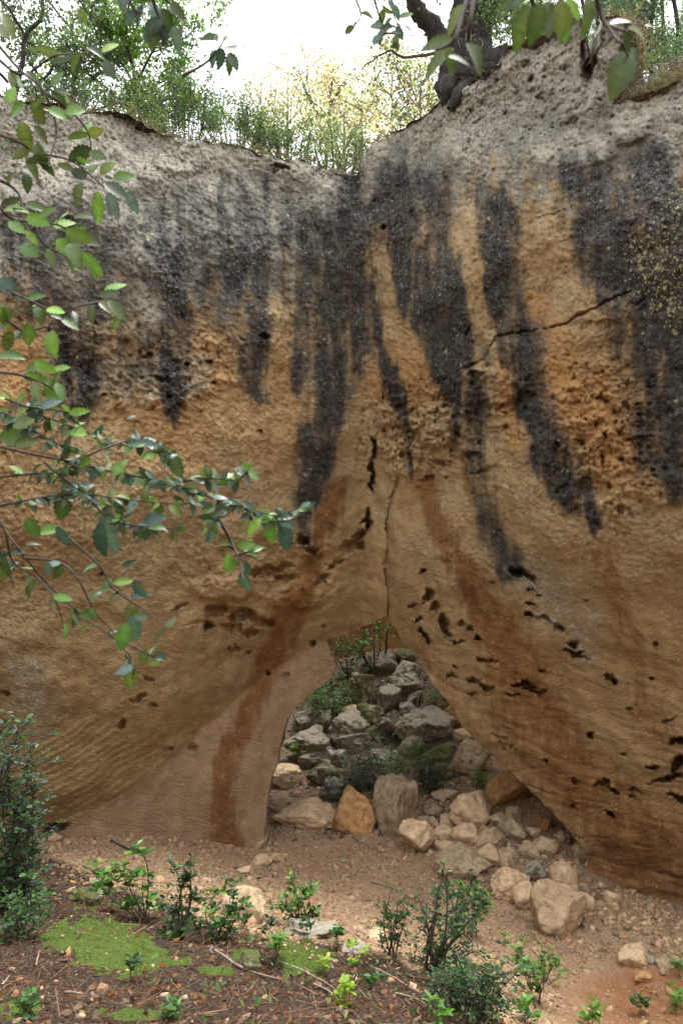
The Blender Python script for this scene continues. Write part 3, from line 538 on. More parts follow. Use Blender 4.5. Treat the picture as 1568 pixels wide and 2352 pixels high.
# litter covered bank in front: limit measured along the ground
bl_x = [-900, 0, 130, 230, 330, 480, 640, 800, 900, 1000, 1120, 1300, 2400]; bl_y = [1960, 1955, 1975, 2020, 2060, 2120, 2160, 2165, 2200, 2260, 2330, 2430, 2600]
def bankm(sx, sy, yw, soft=45): return ss(-soft, soft, sy-np.interp(sx, bl_x, bl_y))*(yw < 10)
bank = bankm(sx_, sy_, gV[:, 1]); red = ss(1.35, .4, np.hypot((sx_-1530)/230, (sy_-2290)/90))
mossm = lambda a, b: np.maximum.reduce([ss(1.35, .55, np.hypot((a-x)/rx, (b-y)/ry)*(1+.55*fbm(np.c_[a/45, b/22, 0*a+x], 4, g=.6))) for x, y, rx, ry in [(200, 2150, 105, 40), (290, 2195, 115, 45), (690, 2200, 62, 40), (205, 2065, 40, 26), (500, 2230, 40, 12), (40, 2320, 50, 25), (330, 2330, 90, 14), (560, 2190, 30, 14)]])
mo = mossm(sx_, sy_)*(gV[:, 1] < 6.5)
pil = ss(1870, 1800, sy_)*ss(1130, 1040, sx_)*ss(9.3, 10, gV[:, 1]); pil = np.where(gV[:, 1] > 18, 1, pil)
g = mesh_obj('ground', gV, [np.stack([ii, ii+1, ii+c_+1, ii+c_], 1)], M['ground'], origin=(0, 0, 0), cols={'soil': np.stack([bank, red, mo, pil], 1)}); tag(g, kind='structure')

# soil lying on top of the cliff, lip to back
tp = O2[(np.arange(len(O2)) < np.argmax(O2[:, 0] > 2040))]; tp = tp[::2]
td = wall_d(tp[:, 0], tp[:, 1]); lip = pt(tp[:, 0], tp[:, 1], td)
back = np.interp(tp[:, 0], [-500, 300, 480, 1000, 1120, 2000], [9, 7, 1.9, 1.9, 7, 9]); bump = np.interp(tp[:, 0], [-500, 130, 300, 350, 760, 830, 850, 1020, 1130, 1390, 1440, 1600, 2000], [.05, .05, .03, .06, .10, .03, -.05, .03, .02, -.1, .30, .42, .5])
rows = []; tr = [-.012, .03, .08, .16, .3, .45, .65, 1.0, 1.5, 2.2, 3.2]
for t_ in tr:
    R_ = lip.copy(); dd = np.minimum(t_*.9, 99)*back/1.9 if t_ > .5 else np.full(len(lip), t_); R_[:, 0] *= 1+np.maximum(dd, 0)/R_[:, 1]; R_[:, 1] += dd
    smv = np.convolve(np.pad(lip[:, 2], 12, 'edge'), np.ones(25)/25, 'valid'); w_ = ss(.0, .6, t_)
    R_[:, 2] = lip[:, 2]*(1-w_)+np.minimum(smv, 8.9)*w_+(bump*ss(0, .5, t_)+.05*fbm(R_, 3, 3)+.10*fbm(R_+4, 2, 1.1))*ss(-.02, .1, t_)-.004-(.35 if t_ > 3 and False else 0)
    rows.append(R_)
pv = np.array(rows); nr, ncn = pv.shape[:2]; ii = (np.arange(nr-1)[:, None]*ncn+np.arange(ncn-1)[None]).ravel()
m_, nt_, b_, o_ = newmat('humus'); k_ = N(nt_); n_ = k_.noise(k_.coord(), 40, 6, .7); k_.put(b_.inputs['Base Color'], k_.ramp(n_, [(.3, (.02, .013, .010)), (.55, (.09, .055, .04)), (.75, (.20, .14, .10))])); b_.inputs['Roughness'].default_value = .95; nt_.links.new(k_.bump(n_, 1, .03), b_.inputs['Normal'])
o = mesh_obj('hilltop_ground', pv.reshape(-1, 3), [np.stack([ii, ii+1, ii+ncn+1, ii+ncn], 1)], m_); tag(o, kind='structure')
# far wall of the quarry pit seen through the arch
plan = spline([(-5.5, 11.2, 0), (-4.2, 14.5, 0), (-1.5, 17.2, 0), (2.0, 18.0, 0), (5.5, 17.0, 0), (7.5, 13.5, 0), (8, 10.5, 0)], 24)[:, :2]; zz_ = np.linspace(-1, 7.5, 90)
bw = np.zeros((len(zz_), len(plan), 3)); bw[..., 0] = plan[None, :, 0]; bw[..., 1] = plan[None, :, 1]; bw[..., 2] = zz_[:, None]; nn = .25*fbm(bw, 4, .8); bw[..., 1] += nn; bw[..., 2][-1] += .3*nn[-1]
a_ = len(plan); ii = (np.arange(len(zz_)-1)[:, None]*a_+np.arange(a_-1)[None]).ravel(); b3 = bw.reshape(-1, 3); one = np.ones(len(b3))
top3 = b3[-a_:]+[0, 2.2, .0]; b3 = np.concatenate([b3, top3]); ii = (np.arange(len(zz_))[:, None]*a_+np.arange(a_-1)[None]).ravel(); one = np.ones(len(b3))
o = mesh_obj('rock_face', b3, [np.stack([ii, ii+1, ii+a_+1, ii+a_], 1)], M['cliff'], origin=(0, 17, 0), cols={'stain_shade': np.stack([one*0, .45*one, 0*one, 0*one], 1), 'lichen': np.stack([.9*one, 0*one, 0*one, .3*one], 1), 'tool': np.stack([.6*one, 0*one, 0*one, one], 1)})
tag(o, 'orange rock wall far behind the rubble, glimpsed through the arch window', 'rock face')
# ================================================================ boulders
import bmesh
ICO = {}
for lv in (2, 3, 4, 5):
    bm = bmesh.new(); bmesh.ops.create_icosphere(bm, subdivisions=lv, radius=1); bm.verts.ensure_lookup_table()
    ICO[lv] = (np.array([v.co[:] for v in bm.verts]), np.array([[v.index for v in f.verts] for f in bm.faces])); bm.free()
def rock_shape(lv, seed, blocky=.5, rough=.06):
    U, Fc = ICO[lv]; r = np.random.default_rng(seed); n = 12
    blocky = 1.0 if blocky > 0 and seed % 3 else 0
    nrm = r.normal(size=(n, 3)); nrm /= np.linalg.norm(nrm, axis=1)[:, None]
    if blocky > 0:
        a = r.normal(size=(3, 3)); q, _ = np.linalg.qr(np.eye(3)+a*.4); bx = np.concatenate([q, -q]); nrm = np.concatenate([bx, nrm[:11]])
        h = np.concatenate([r.uniform(.74, 1.0, 6), r.uniform(.74, 1.06, 11)])
    else: h = r.uniform(.62, 1.0, n)
    dt = np.maximum(U@nrm.T, .03); R = (h[None]/dt); R = (R**-32).sum(1)**(-1/32)
    V_ = U*np.minimum(R, 1.35)[:, None]; s = seed*3.7 % 50
    n1 = fbm(V_*1+s, 3, 1.6); n2 = fbm(V_+s+9, 4, 4.5, .55)
    V_ = V_*(1+rough*1.8*n1+rough*1.0*n2)[:, None]-rough*.5*np.abs(n1)[:, None]*U
    V_ -= (V_.max(0)+V_.min(0))/2; V_ /= (V_.max(0)-V_.min(0))/2
    return V_, Fc
BN = {}
def boulder(X_, Y_, w_, h_, kind, label, group=None, seed=None, tilt=0, blocky=.5, dadj=0, name='boulder', sink=.12, dep=.85, rough=.06, floor=True, d=None):
    seed = seed if seed is not None else int(abs(X_*13+Y_*7)) % 9973
    b_ = ground_pt(X_, Y_+h_*.40); dd = (b_[1] if d is None else d)+dadj
    w_ *= 1.2; h_ *= 1.16; Wm = w_*dd/F/2; Hm = h_*dd/F/2; Dm = (Wm*.6+Hm*.5)*dep
    lv = 5 if w_ > 75 else 4 if w_ > 34 else 3
    V_, Fc = rock_shape(lv, seed, blocky, rough)
    ca, sa = math.cos(tilt), math.sin(tilt); V_ = np.stack([V_[:, 0]*ca+V_[:, 2]*sa, V_[:, 1], -V_[:, 0]*sa+V_[:, 2]*ca], 1)
    V_ /= np.abs(V_).max(0)
    V_ = V_*[Wm, Dm, Hm*1.05]; c_ = pt(X_, Y_, dd+Dm*.5)
    o = mesh_obj(name, V_+c_, [Fc], M[kind], origin=(c_[0], c_[1], c_[2]-Hm)); tag(o, label, 'boulder' if name == 'boulder' else 'rock', group)
    return o
RP = 'boulders heaped behind the arch'; RF = 'fallen blocks in front of the arch'
for a in [
 (703,1702,98,62,'grey','flat grey slab at the left of the heap, beside the pillar edge',RP,.12,-.25), (719,1661,76,52,'grey','squat grey boulder with dark underside, directly above the flat grey slab',RP,0,0), (727,1743,78,40,'grey','low mossy grey rock just below the flat grey slab',RP,.1,0),
 (651,1786,78,52,'tan','yellowish block against the inner foot of the pillar, below the slabs',RP,0,0), (826,1591,70,84,'mossy','tall pale boulder with moss on its crown, upper left of the heap',RP,-.3,0), (895,1608,56,60,'grey','pointed grey boulder right of the tall moss-crowned one',RP,.3,0),
 (887,1525,52,44,'grey','pale rounded rock at the foot of the thin bare sapling stem',RP,0,0), (932,1545,58,46,'grey','knobbly grey rock just under the topmost mossy rock',RP,.2,0), (932,1509,44,30,'mossy','topmost rock of the heap, capped with bright moss',RP,0,0), (936,1573,64,50,'grey','grey boulder with a ragged top behind the pale dead twigs',RP,-.2,0),
 (958,1603,44,36,'grey','dark edged rock under the dead twigs near the overhang',RP,.1,0), (797,1677,84,78,'grey','broad lumpy pale grey boulder at the centre left of the heap',RP,.2,0), (850,1642,58,42,'mossy','dark mossy rock wedged under the tall moss-crowned boulder',RP,0,0), (813,1704,80,42,'grey','pale sloping ledge of rock just above the bushy shrub',RP,-.35,0),
 (863,1683,52,36,'mossy','small brown-green wedge in the middle of the heap',RP,.2,0), (897,1667,64,64,'grey','blue-grey slanting boulder left of the widest boulder',RP,.5,0), (973,1665,128,70,'grey','widest grey boulder of the heap, long and knobbly',RP,.25,-.2), (998,1620,66,62,'mossy','brown-sided boulder above the widest one, touching the overhang',RP,.3,0),
 (1034,1652,44,54,'orange','dark orange boulder tucked under the edge of the overhang',RP,.5,0), (945,1718,58,44,'grey','cracked grey block below the widest boulder',RP,0,0), (1008,1737,62,48,'mossy','olive angular boulder right of the cracked grey block',RP,.2,0), (1035,1772,58,38,'mossy','greenish flat rock below the olive angular boulder',RP,-.1,0),
 (1080,1742,88,84,'tan','large boulder with pale top and orange side under the overhang',RP,.35,-.1), (875,1750,86,46,'grey','pale flat topped rock hidden among the shrub leaves',RP,0,0), (744,1782,68,48,'mossy','mossy slanted rock between the pillar-side yellow block and the shrub',RP,-.2,0), (781,1815,84,48,'grey','grey rock in shade under the left side of the shrub',RP,.1,0),
 (863,1795,84,62,'mossy','dark rock in the hollow below the shrub',RP,0,.2), (936,1630,38,30,'grey','small pale rock between the ragged boulder and the widest one',RP,0,0), (813,1637,44,28,'tan','small yellow-brown rock right below the green bush on the heap',RP,0,0), (1026,1752,32,22,'mossy','small round mossy stone between two olive rocks',RP,0,0),
 (735,1626,66,36,'mossy','moss covered mound of rock behind the squat grey boulder',RP,-.2,.3), (708,1594,60,34,'mossy','dim rock farthest back on the left of the heap',RP,0,.5), (905,1566,34,26,'grey','fist shaped rock in the gap left of the ragged boulder',RP,0,0), (770,1745,44,34,'grey','narrow grey rock on the left rim of the shrub',RP,0,0), (1062,1690,40,30,'tan','pale brown lump of earth and rock right of the widest boulder',RP,0,0), (800,1560,44,30,'mossy','mossy rock under the window, behind the tall boulder',RP,0,.2),
 (860,1545,40,26,'mossy','low mossy rock left of the pale rounded rock',RP,0,.1), (985,1778,44,34,'mossy','shaded rock at the right rim of the shrub',RP,0,0),
 (703,1874,136,58,'ochre','wide flat-topped ochre slab lying alone on the path through the arch',RF,.08,-.1), (815,1874,94,98,'orange','block with a raw orange broken face and olive top',RF,.35,0), (905,1868,94,142,'tan','tallest block, an upright slab standing in front of the shrub',RF,.12,.05), (961,1930,80,78,'ochre','brown cube-like block at the right foot of the tallest block',RF,-.05,0),
 (1170,1820,116,92,'orange','big dark orange wedge under the edge of the overhang',RF,.35,.1), (1080,1862,90,76,'ochre','lumpy pale ochre boulder left of the big orange wedge',RF,.1,0), (1022,1829,58,26,'tan','flat yellowish stone behind the lumpy pale boulder',RF,.05,0), (993,1862,42,40,'tan','brownish stone between the tallest block and the lumpy boulder',RF,.2,0),
 (1030,1887,38,28,'ochre','small ochre stone at the lower left of the lumpy boulder',RF,0,0), (998,1893,26,28,'ochre','little cube of ochre stone next to the brown block',RF,.1,0), (970,1886,34,24,'tan','grey-tan wedge leaning on the right side of the tallest block',RF,.4,0), (1022,1919,50,40,'ochre','ochre stone behind the first pale square block',RF,0,0),
 (1066,1921,60,52,'ochre','pale square block, left one of the row of three below the lumpy boulder',RF,.1,0), (1125,1927,64,48,'ochre','pale angular block, middle one of the row of three',RF,-.15,0), (1180,1915,60,54,'tan','grey-streaked block, right one of the row of three',RF,.3,0), (1028,1948,52,30,'ochre','flat ochre stone below the row of three blocks',RF,0,0),
 (1060,1987,114,66,'tan','broad grey-faced boulder behind the tall shoots of the shrub',RF,.1,0), (1122,1970,54,54,'ochre','reddish boulder leaning on the right of the broad grey-faced boulder',RF,.6,0), (1169,2033,80,76,'ochre','block with a large flat pale face, left of the round grey stone',RF,.3,0), (1226,2005,50,50,'grey','round blue-grey lichened stone sitting among pale blocks',RF,0,0),
 (1294,2028,58,78,'ochre','pointed pyramid shaped ochre stone right of the grey one',RF,.1,0), (1209,1958,64,40,'tan','dull brown flat block above the round grey stone',RF,-.1,0), (1164,1968,50,38,'tan','grey-brown block wedged beside the reddish boulder',RF,.1,0), (1249,1943,58,38,'ochre','pale tan stone right of the dull brown flat block',RF,.2,0),
 (1206,2063,58,58,'ochre','rounded ochre lump beneath the round grey stone',RF,0,0), (1275,2097,126,114,'ochre','biggest front block, warm ochre with a shaded lower face',RF,.25,0), (1330,2075,48,46,'ochre','lump joined to the right shoulder of the biggest front block',RF,0,0), (1455,2198,68,48,'ochre','lone ochre boulder low on the right, at the path edge',RF,.2,0),
 (1474,2246,40,26,'orange','reddish stone on bare soil below the lone right boulder',RF,0,0), (1524,2213,34,28,'tan','tan stone right of the lone boulder, near the frame edge',RF,0,0), (1490,2207,26,22,'grey','small grey stone tight against the lone right boulder',RF,0,0), (1556,2212,30,30,'ochre','round ochre stone cut by the right frame edge',RF,0,0),
 (1404,2063,28,28,'ochre','small ochre stone lying off the foot of the right wall',RF,0,0), (1334,1956,38,42,'ochre','brown stone tucked under the corner of the right wall',RF,.2,0), (1357,1985,30,28,'ochre','ochre nub of rock at the lowest corner of the right wall',RF,0,0), (1249,1893,44,32,'orange','orange stone in the shade under the overhang, right of the wedge',RF,0,0),
 (1180,1868,34,24,'ochre','small ochre stone at the foot of the big orange wedge',RF,0,0), (1224,1915,34,24,'ochre','tan stone between the row of three and the overhang',RF,0,0), (1150,1888,56,30,'ochre','ochre stone under the left tip of the orange wedge',RF,.2,0), (1290,1925,36,28,'tan','stone below the overhang lip, left of the wall corner',RF,0,0),
 (560,2084,86,74,'tan','half buried dull brown block between the saplings on the bank','rocks on the bank',.05,0), (715,2136,112,42,'grey','long pale lichened rock set in the bank at the centre','rocks on the bank',.1,0), (203,2062,60,46,'mossy','rounded stone topped with thick green moss on the left bank','rocks on the bank',0,0), (576,2212,42,46,'mossy','small mossy stone left of the central moss mound','rocks on the bank',0,0),
 (868,2148,46,30,'ochre','pinkish stone beside the shrub at the edge of the path','rocks on the bank',0,0), (817,2178,56,28,'grey','white-grey lichened stone left of the big shrub','rocks on the bank',0,0), (345,2088,50,34,'tan','pale stone under the light green sapling','rocks on the bank',.1,0), (590,1938,50,28,'ochre','tan foot stone jutting from the base of the pillar','rocks by the pillar',-.2,0),
 (600,1976,44,26,'ochre','low tan stone just below the pillar foot stone','rocks by the pillar',0,0), (564,2000,34,22,'ochre','small tan stone left below the pillar foot','rocks by the pillar',0,0), (636,1972,30,20,'ochre','small pinkish stone right of the pillar foot','rocks by the pillar',0,0), (128,1925,30,20,'ochre','stone in the mouth of the hole at the far left base','rocks by the pillar',0,0),
 (365,2020,24,18,'ochre','stone at the edge of the litter below the pillar left side','rocks by the pillar',0,0)]:
    X_, Y_, w_, h_, k_, lab, grp, tl, da = a
    boulder(X_, Y_, w_, h_, k_, lab, grp, tilt=tl, dadj=da, rough=.085 if k_ in ('grey', 'mossy') else .05)
# filler stones of the two slopes, each one an object
def filler(n, poly, smin, smax, kinds, label, group):
    xs_ = [p[0] for p in poly]; ys_ = [p[1] for p in poly]; c_ = 0; protos = []
    while c_ < n:
        x, y = rng.uniform(min(xs_), max(xs_)), rng.uniform(min(ys_), max(ys_))
        if not inpoly(np.array([x]), np.array([y]), poly)[0]: continue
        s_ = smin+(smax-smin)*rng.random()**2.2; kd = kinds[rng.integers(len(kinds))]
        g_ = ground_pt(x, y); r_ = s_*g_[1]/F/2
        if c_ < 10:
            V_, Fc = rock_shape(3, 500+c_+int(smin), .5, .06); o = mesh_obj('stone', V_, [Fc], M[kd], origin=(0, 0, 0)); protos.append(o)
        else:
            o = protos[rng.integers(10)].copy(); C.objects.link(o)
        o.location = g_+[0, 0, r_*.15]; o.rotation_euler = tuple(rng.uniform(0, 6.28, 3)); o.scale = (r_, r_*rng.uniform(.6, 1), r_*rng.uniform(.55, .85)); tag(o, label, 'stone', group); c_ += 1
filler(60, [(960, 1900), (1090, 1800), (1150, 1840), (1250, 1900), (1340, 1980), (1380, 2080), (1300, 2160), (1180, 2080), (1050, 2020), (990, 1960)], 13, 36, ['ochre', 'ochre', 'tan', 'orange'], 'small angular ochre stone filling the gaps between the fallen front blocks', 'small stones among the front blocks')
filler(24, [(980, 1780), (1060, 1775), (1140, 1800), (1080, 1850), (1000, 1845), (960, 1810)], 12, 28, ['tan', 'mossy', 'ochre'], 'small olive-tan stone in the patch between shrub and lumpy boulder', 'small stones behind the lumpy boulder')
filler(36, [(700, 1600), (800, 1540), (950, 1510), (1040, 1700), (1100, 1740), (980, 1800), (640, 1800), (660, 1700)], 14, 40, ['grey', 'mossy', 'grey'], 'small grey stone lodged between the boulders behind the arch', 'small stones among the heaped boulders')
filler(24, [(1330, 2060), (1568, 2120), (1568, 2240), (1440, 2230), (1330, 2180), (1290, 2160)], 8, 20, ['ochre', 'tan', 'ochre'], 'small stone strewn on the soil along the foot of the right wall', 'small stones along the right wall')
filler(44, [(120, 1935), (320, 1920), (600, 1950), (690, 1990), (620, 2040), (420, 2000), (200, 1975)], 6, 17, ['ochre', 'tan', 'ochre'], 'small ochre stone in the debris along the foot of the pillar', 'small stones at the foot of the pillar')
filler(70, [(1200, 2000), (1340, 1990), (1400, 2060), (1568, 2120), (1568, 2200), (1400, 2180), (1330, 2140), (1230, 2130)], 9, 24, ['ochre', 'ochre', 'tan'], 'small pale stone spilling downhill beside the biggest front block', 'small stones spilling to the lower right')
filler(24, [(620, 1900), (780, 1900), (960, 1960), (1000, 2040), (800, 2000), (640, 2000)], 7, 16, ['ochre', 'tan'], 'small ochre stone scattered on the path in front of the tallest block', 'small stones on the path')

# ================================================================ gravel, litter, moss
def scatter(n, f, box=(0, 1568, 1780, 2352)):
    x = rng.uniform(-4.6, 5.5, n*3); y = 2.3+(16-2.3)*rng.random(n*3)**1.3; z = gz(x, y, True); P = np.stack([x, y, z], 1); sx, sy = screen(P)
    k = (sx > box[0]-60) & (sx < box[1]+80) & (sy > box[2]) & (sy < box[3]+60); P, sx, sy = P[k], sx[k], sy[k]; k = rng.random(len(P)) < f(sx, sy, P[:, 1]); return P[k][:n], sx[k][:n], sy[k][:n]
def inst(T, Fc, P, S, cols):
    n = len(P); a = rng.normal(size=(n, 3, 3)); Q, _ = np.linalg.qr(a); V_ = np.einsum('nij,kj->nki', Q, T)*S[:, None, None]*np.array([1, 1, .75])+P[:, None]
    return V_.reshape(-1, 3), (Fc[None]+(np.arange(n)*len(T))[:, None, None]).reshape(-1, 3), np.repeat(cols, len(T), 0)
def merge(lst):
    V_, F_, C_, n = [], {}, [], 0
    for v, f, c in lst:
        for g_ in (f if isinstance(f, list) else [f]):
            if len(g_): F_.setdefault(g_.shape[1], []).append(g_+n)
        V_.append(v); C_.append(c); n += len(v)
    return np.concatenate(V_), [np.concatenate(q) for q in F_.values()], np.concatenate(C_)
bm = bmesh.new(); bmesh.ops.create_icosphere(bm, subdivisions=1, radius=1); I1 = (np.array([v.co[:] for v in bm.verts]), np.array([[v.index for v in f.verts] for f in bm.faces])); bm.free()
parts = []
patch = lambda sx, sy: np.clip(.5+1.2*fbm(np.c_[sx/70, sy/40, 0*sx], 3), .08, 1)
for k_ in range(6):
    T = I1[0]*(1+.28*rng.normal(size=(len(I1[0]), 1))); T = T*[1, .8, .65]
    P, sx, sy = scatter(11000, lambda a, b, y: (1-bankm(a, b, y, 60)*.985)*(.45+.55*patch(a, b))*np.where((b < 1900) & (a < 960), .4, 1)*np.where(np.hypot((a-1530)/260, (b-2290)/100) < 1, .25, 1))
    S = np.minimum(.0075/rng.random(len(P))**.42, .05)*(1+.04*(P[:, 1]-6)); parts.append(inst(T, I1[1], P+[0, 0, .002], S, pal(len(P), [(.40, .27, .16), (.46, .33, .21), (.34, .22, .125), (.38, .27, .17), (.36, .24, .14)], jit=.13)))
for k_ in range(3):
    T = I1[0]*(1+.25*rng.normal(size=(len(I1[0]), 1)))*[1, .8, .7]
    P, sx, sy = scatter(1500, lambda a, b, y: np.clip(1.3-np.abs(b-np.interp(a, [960, 1100, 1300, 1568], [1900, 1880, 2040, 2160]))/np.interp(a, [960, 1568], [80, 60]), 0, 1)*(a > 940), (940, 1568, 1800, 2300))
    parts.append(inst(T, I1[1], P+[0, 0, .005], rng.uniform(.012, .055, len(P)), pal(len(P), [(.50, .36, .22), (.58, .44, .28), (.42, .28, .16), (.5, .33, .18)], jit=.12)))
V_, F_, c_ = merge(parts); tag(mesh_obj('gravel', V_, F_, M['tint'], smooth=False, cols={'tint': c_}), kind='stuff', label='ochre gravel and chips strewn over the quarry floor')
# grey crumbs on the heap
P, sx, sy = scatter(3500, lambda a, b, y: (y > 9.6)*1.0*(a < 1130), (600, 1150, 1480, 1880)); S = rng.uniform(.01, .04, len(P)); v = inst(I1[0]*(1+.25*rng.normal(size=(12, 1))), I1[1], P, S, pal(len(P), [(.20, .16, .12), (.10, .08, .06), (.30, .25, .2)]))
tag(mesh_obj('gravel', v[0], [v[1]], M['tint'], smooth=False, cols={'tint': v[2]}), kind='stuff', label='grey crumbled stone between the heaped boulders')
# dead leaves and needles
def flat_leaves(n, f, cols, smin, smax, kind='small', lift=.012, up=1.6, box=(0, 1568, 1780, 2352)):
    P, sx, sy = scatter(n, f, box); n = len(P); D_ = rng.normal(size=(n, 3)); D_[:, 2] *= .22; Nn = rand_dirs(n, up)
    return leaf_mesh(P+[0, 0, lift]*rng.random((n, 1)), D_, Nn, rng.uniform(smin, smax, n), pal(n, cols, jit=.3), kind, rng.normal(0, 2, n))
bk = lambda a, b, y: bankm(a, b, y, 40)
l1 = flat_leaves(15000, lambda a, b, y: bk(a, b, y)*np.clip(.35+(b-2000)/500, .15, 1)*(1-.9*mossm(a, b)), [(.16, .07, .035), (.10, .05, .03), (.25, .13, .07), (.24, .16, .11), (.06, .035, .025), (.20, .15, .115), (.20, .075, .03)], .015, .050)
l2 = flat_leaves(22000, lambda a, b, y: bk(a, b, y)*(1-.9*mossm(a, b)), [(.14, .085, .055), (.07, .045, .03), (.22, .15, .10), (.11, .055, .035)], .05, .13, 'needle', .02)
l3 = flat_leaves(900, lambda a, b, y: mossm(a, b), [(.16, .07, .035), (.30, .20, .13), (.3, .11, .04)], .012, .032, lift=.03)
l4 = flat_leaves(2500, lambda a, b, y: (1-bk(a, b, y))*np.clip(1-np.abs(b-1990)/90, .12, 1), [(.16, .09, .05), (.10, .06, .04), (.25, .15, .09)], .012, .035)
l5 = flat_leaves(4500, lambda a, b, y: (y > 9.6)*(a < 1100)*1., [(.13, .10, .08), (.08, .06, .05), (.20, .17, .14)], .02, .10, 'needle', .03, box=(600, 1150, 1480, 1880))
V_, F_, c_ = merge([l1, l2, l3, l4, l5]); tag(mesh_obj('leaf_litter', V_, F_, M['grass'], cols={'tint': c_}), kind='stuff', label='reddish brown dead leaves and needles on the bank')
P, sx, sy = scatter(60000, lambda a, b, y: (mossm(a, b)*np.clip(.75+1.3*fbm(np.c_[a/26, b/14, 0*a], 3), 0, 1))*(y < 6.5)); n = len(P); D_ = rng.normal(size=(n, 3))*.45; D_[:, 2] = 1
v = leaf_mesh(P-[0, 0, .004], D_, rand_dirs(n), rng.uniform(.008, .030, n)*(1+.6*fbm(P, 2, 9)), pal(n, [(.16, .24, .035), (.21, .31, .05), (.09, .14, .025), (.18, .21, .05)]), 'narrow')
tag(mesh_obj('moss', v[0], v[1], M['grass'], cols={'tint': v[2]}), kind='stuff', label='bright green moss carpets on the bank hummocks')
P, sx, sy = scatter(15000, lambda a, b, y: bk(a, b, y)*np.clip(1.1*patch(a, b)-.25, 0, 1)*np.clip((a-250)/700, .10, 1)*np.clip((b-2050)/150, 0, 1)*np.where(a > 1180, 1.0, 1)*.9)
n = len(P); D_ = rand_dirs(n, .6); S = rng.uniform(.018, .042, n)
v = leaf_mesh(P+[0, 0, 1]*rng.uniform(.01, .10, (n, 1)), D_, rand_dirs(n, 2), S, pal(n, [(.035, .085, .025), (.055, .13, .03), (.03, .06, .03), (.11, .20, .04)]), 'small')
tag(mesh_obj('ground_cover', v[0], v[1], M['bush'], cols={'tint': v[2]}), kind='stuff', label='scattered dark green seedlings and ivy leaves over the bank')

# twigs lying about
def stick(pts, r, label, mat='pale', lift=.02, name='fallen_twig'):
    P = np.array([ground_pt(*p)+[0, 0, lift] for p in pts]); s = spline(P, 6, .006); t = Tubes(); t.add(s, np.linspace(r, r*.35, len(s)), 6, .08)
    tag(t.build(name, M[mat]), label, 'twig', 'dead twigs on the ground')
for pts, r, lab in [([(495, 2190), (540, 2222), (600, 2245), (655, 2262)], .008, 'long pale stick lying left of centre on the bank litter'), ([(720, 2268), (755, 2285), (785, 2315)], .007, 'short pale stick lying below the central moss mound'), ([(85, 2228), (88, 2200), (92, 2190)], .005, 'thin bleached twig upright at the left of the moss carpet'),
    ([(255, 1935), (290, 1952), (325, 1965)], .014, 'dark stubby branch piece at the foot of the pillar'), ([(590, 2022), (625, 2018), (640, 2020)], .008, 'small dark stick on gravel below the pillar'), ([(775, 1902), (810, 1925), (850, 1950), (868, 1968)], .010, 'forked grey branch lying before the tallest block'), ([(800, 1890), (815, 1918), (826, 1945)], .008, 'thin grey branch crossing the forked branch before the blocks'),
    ([(610, 1855), (640, 1872), (665, 1880)], .012, 'dark root-like stick by the pillar corner'), ([(905, 2290), (950, 2300), (1000, 2330)], .007, 'pale twig among the roots of the big shrub'), ([(860, 2230), (920, 2262), (965, 2290)], .007, 'bleached twig left of the big shrub base'), ([(150, 2290), (200, 2294)], .008, 'short pinkish stick below the moss carpet'), ([(5, 2275), (22, 2250)], .007, 'pale twig at the lower left edge'), ([(850, 2030), (900, 2045), (960, 2075), (1020, 2090)], .005, 'thin dark bare twig trailing over the path gravel'),
    ([(640, 2215), (720, 2250), (800, 2300)], .005, 'thin brown twig crossing behind the yellow-green sprouts')]: stick(pts, r, lab, 'twig' if 'dark' in lab else 'pale')

# ================================================================ plants
PAL = dict(dark=[(.022, .055, .022), (.030, .075, .025), (.045, .10, .035)], mid=[(.05, .12, .025), (.07, .16, .035), (.035, .085, .025)], light=[(.12, .26, .04), (.16, .32, .06), (.09, .20, .035)], lime=[(.30, .40, .05), (.24, .36, .05)], grey=[(.10, .14, .09), (.06, .09, .05), (.14, .18, .11)],
    oak=[(.045, .075, .020), (.065, .10, .025), (.03, .055, .020), (.09, .12, .03)], oakl=[(.10, .20, .035), (.13, .24, .045), (.07, .14, .03)], blue=[(.05, .09, .075), (.07, .11, .09), (.035, .07, .055)], straw=[(.72, .57, .46), (.62, .50, .40), (.46, .38, .30)], bgg=[(.075, .10, .055), (.10, .13, .075), (.05, .07, .04)], bgl=[(.14, .20, .065), (.18, .24, .075), (.10, .14, .06)])  # straw: leaf tone paled to carry the glare on distant trees
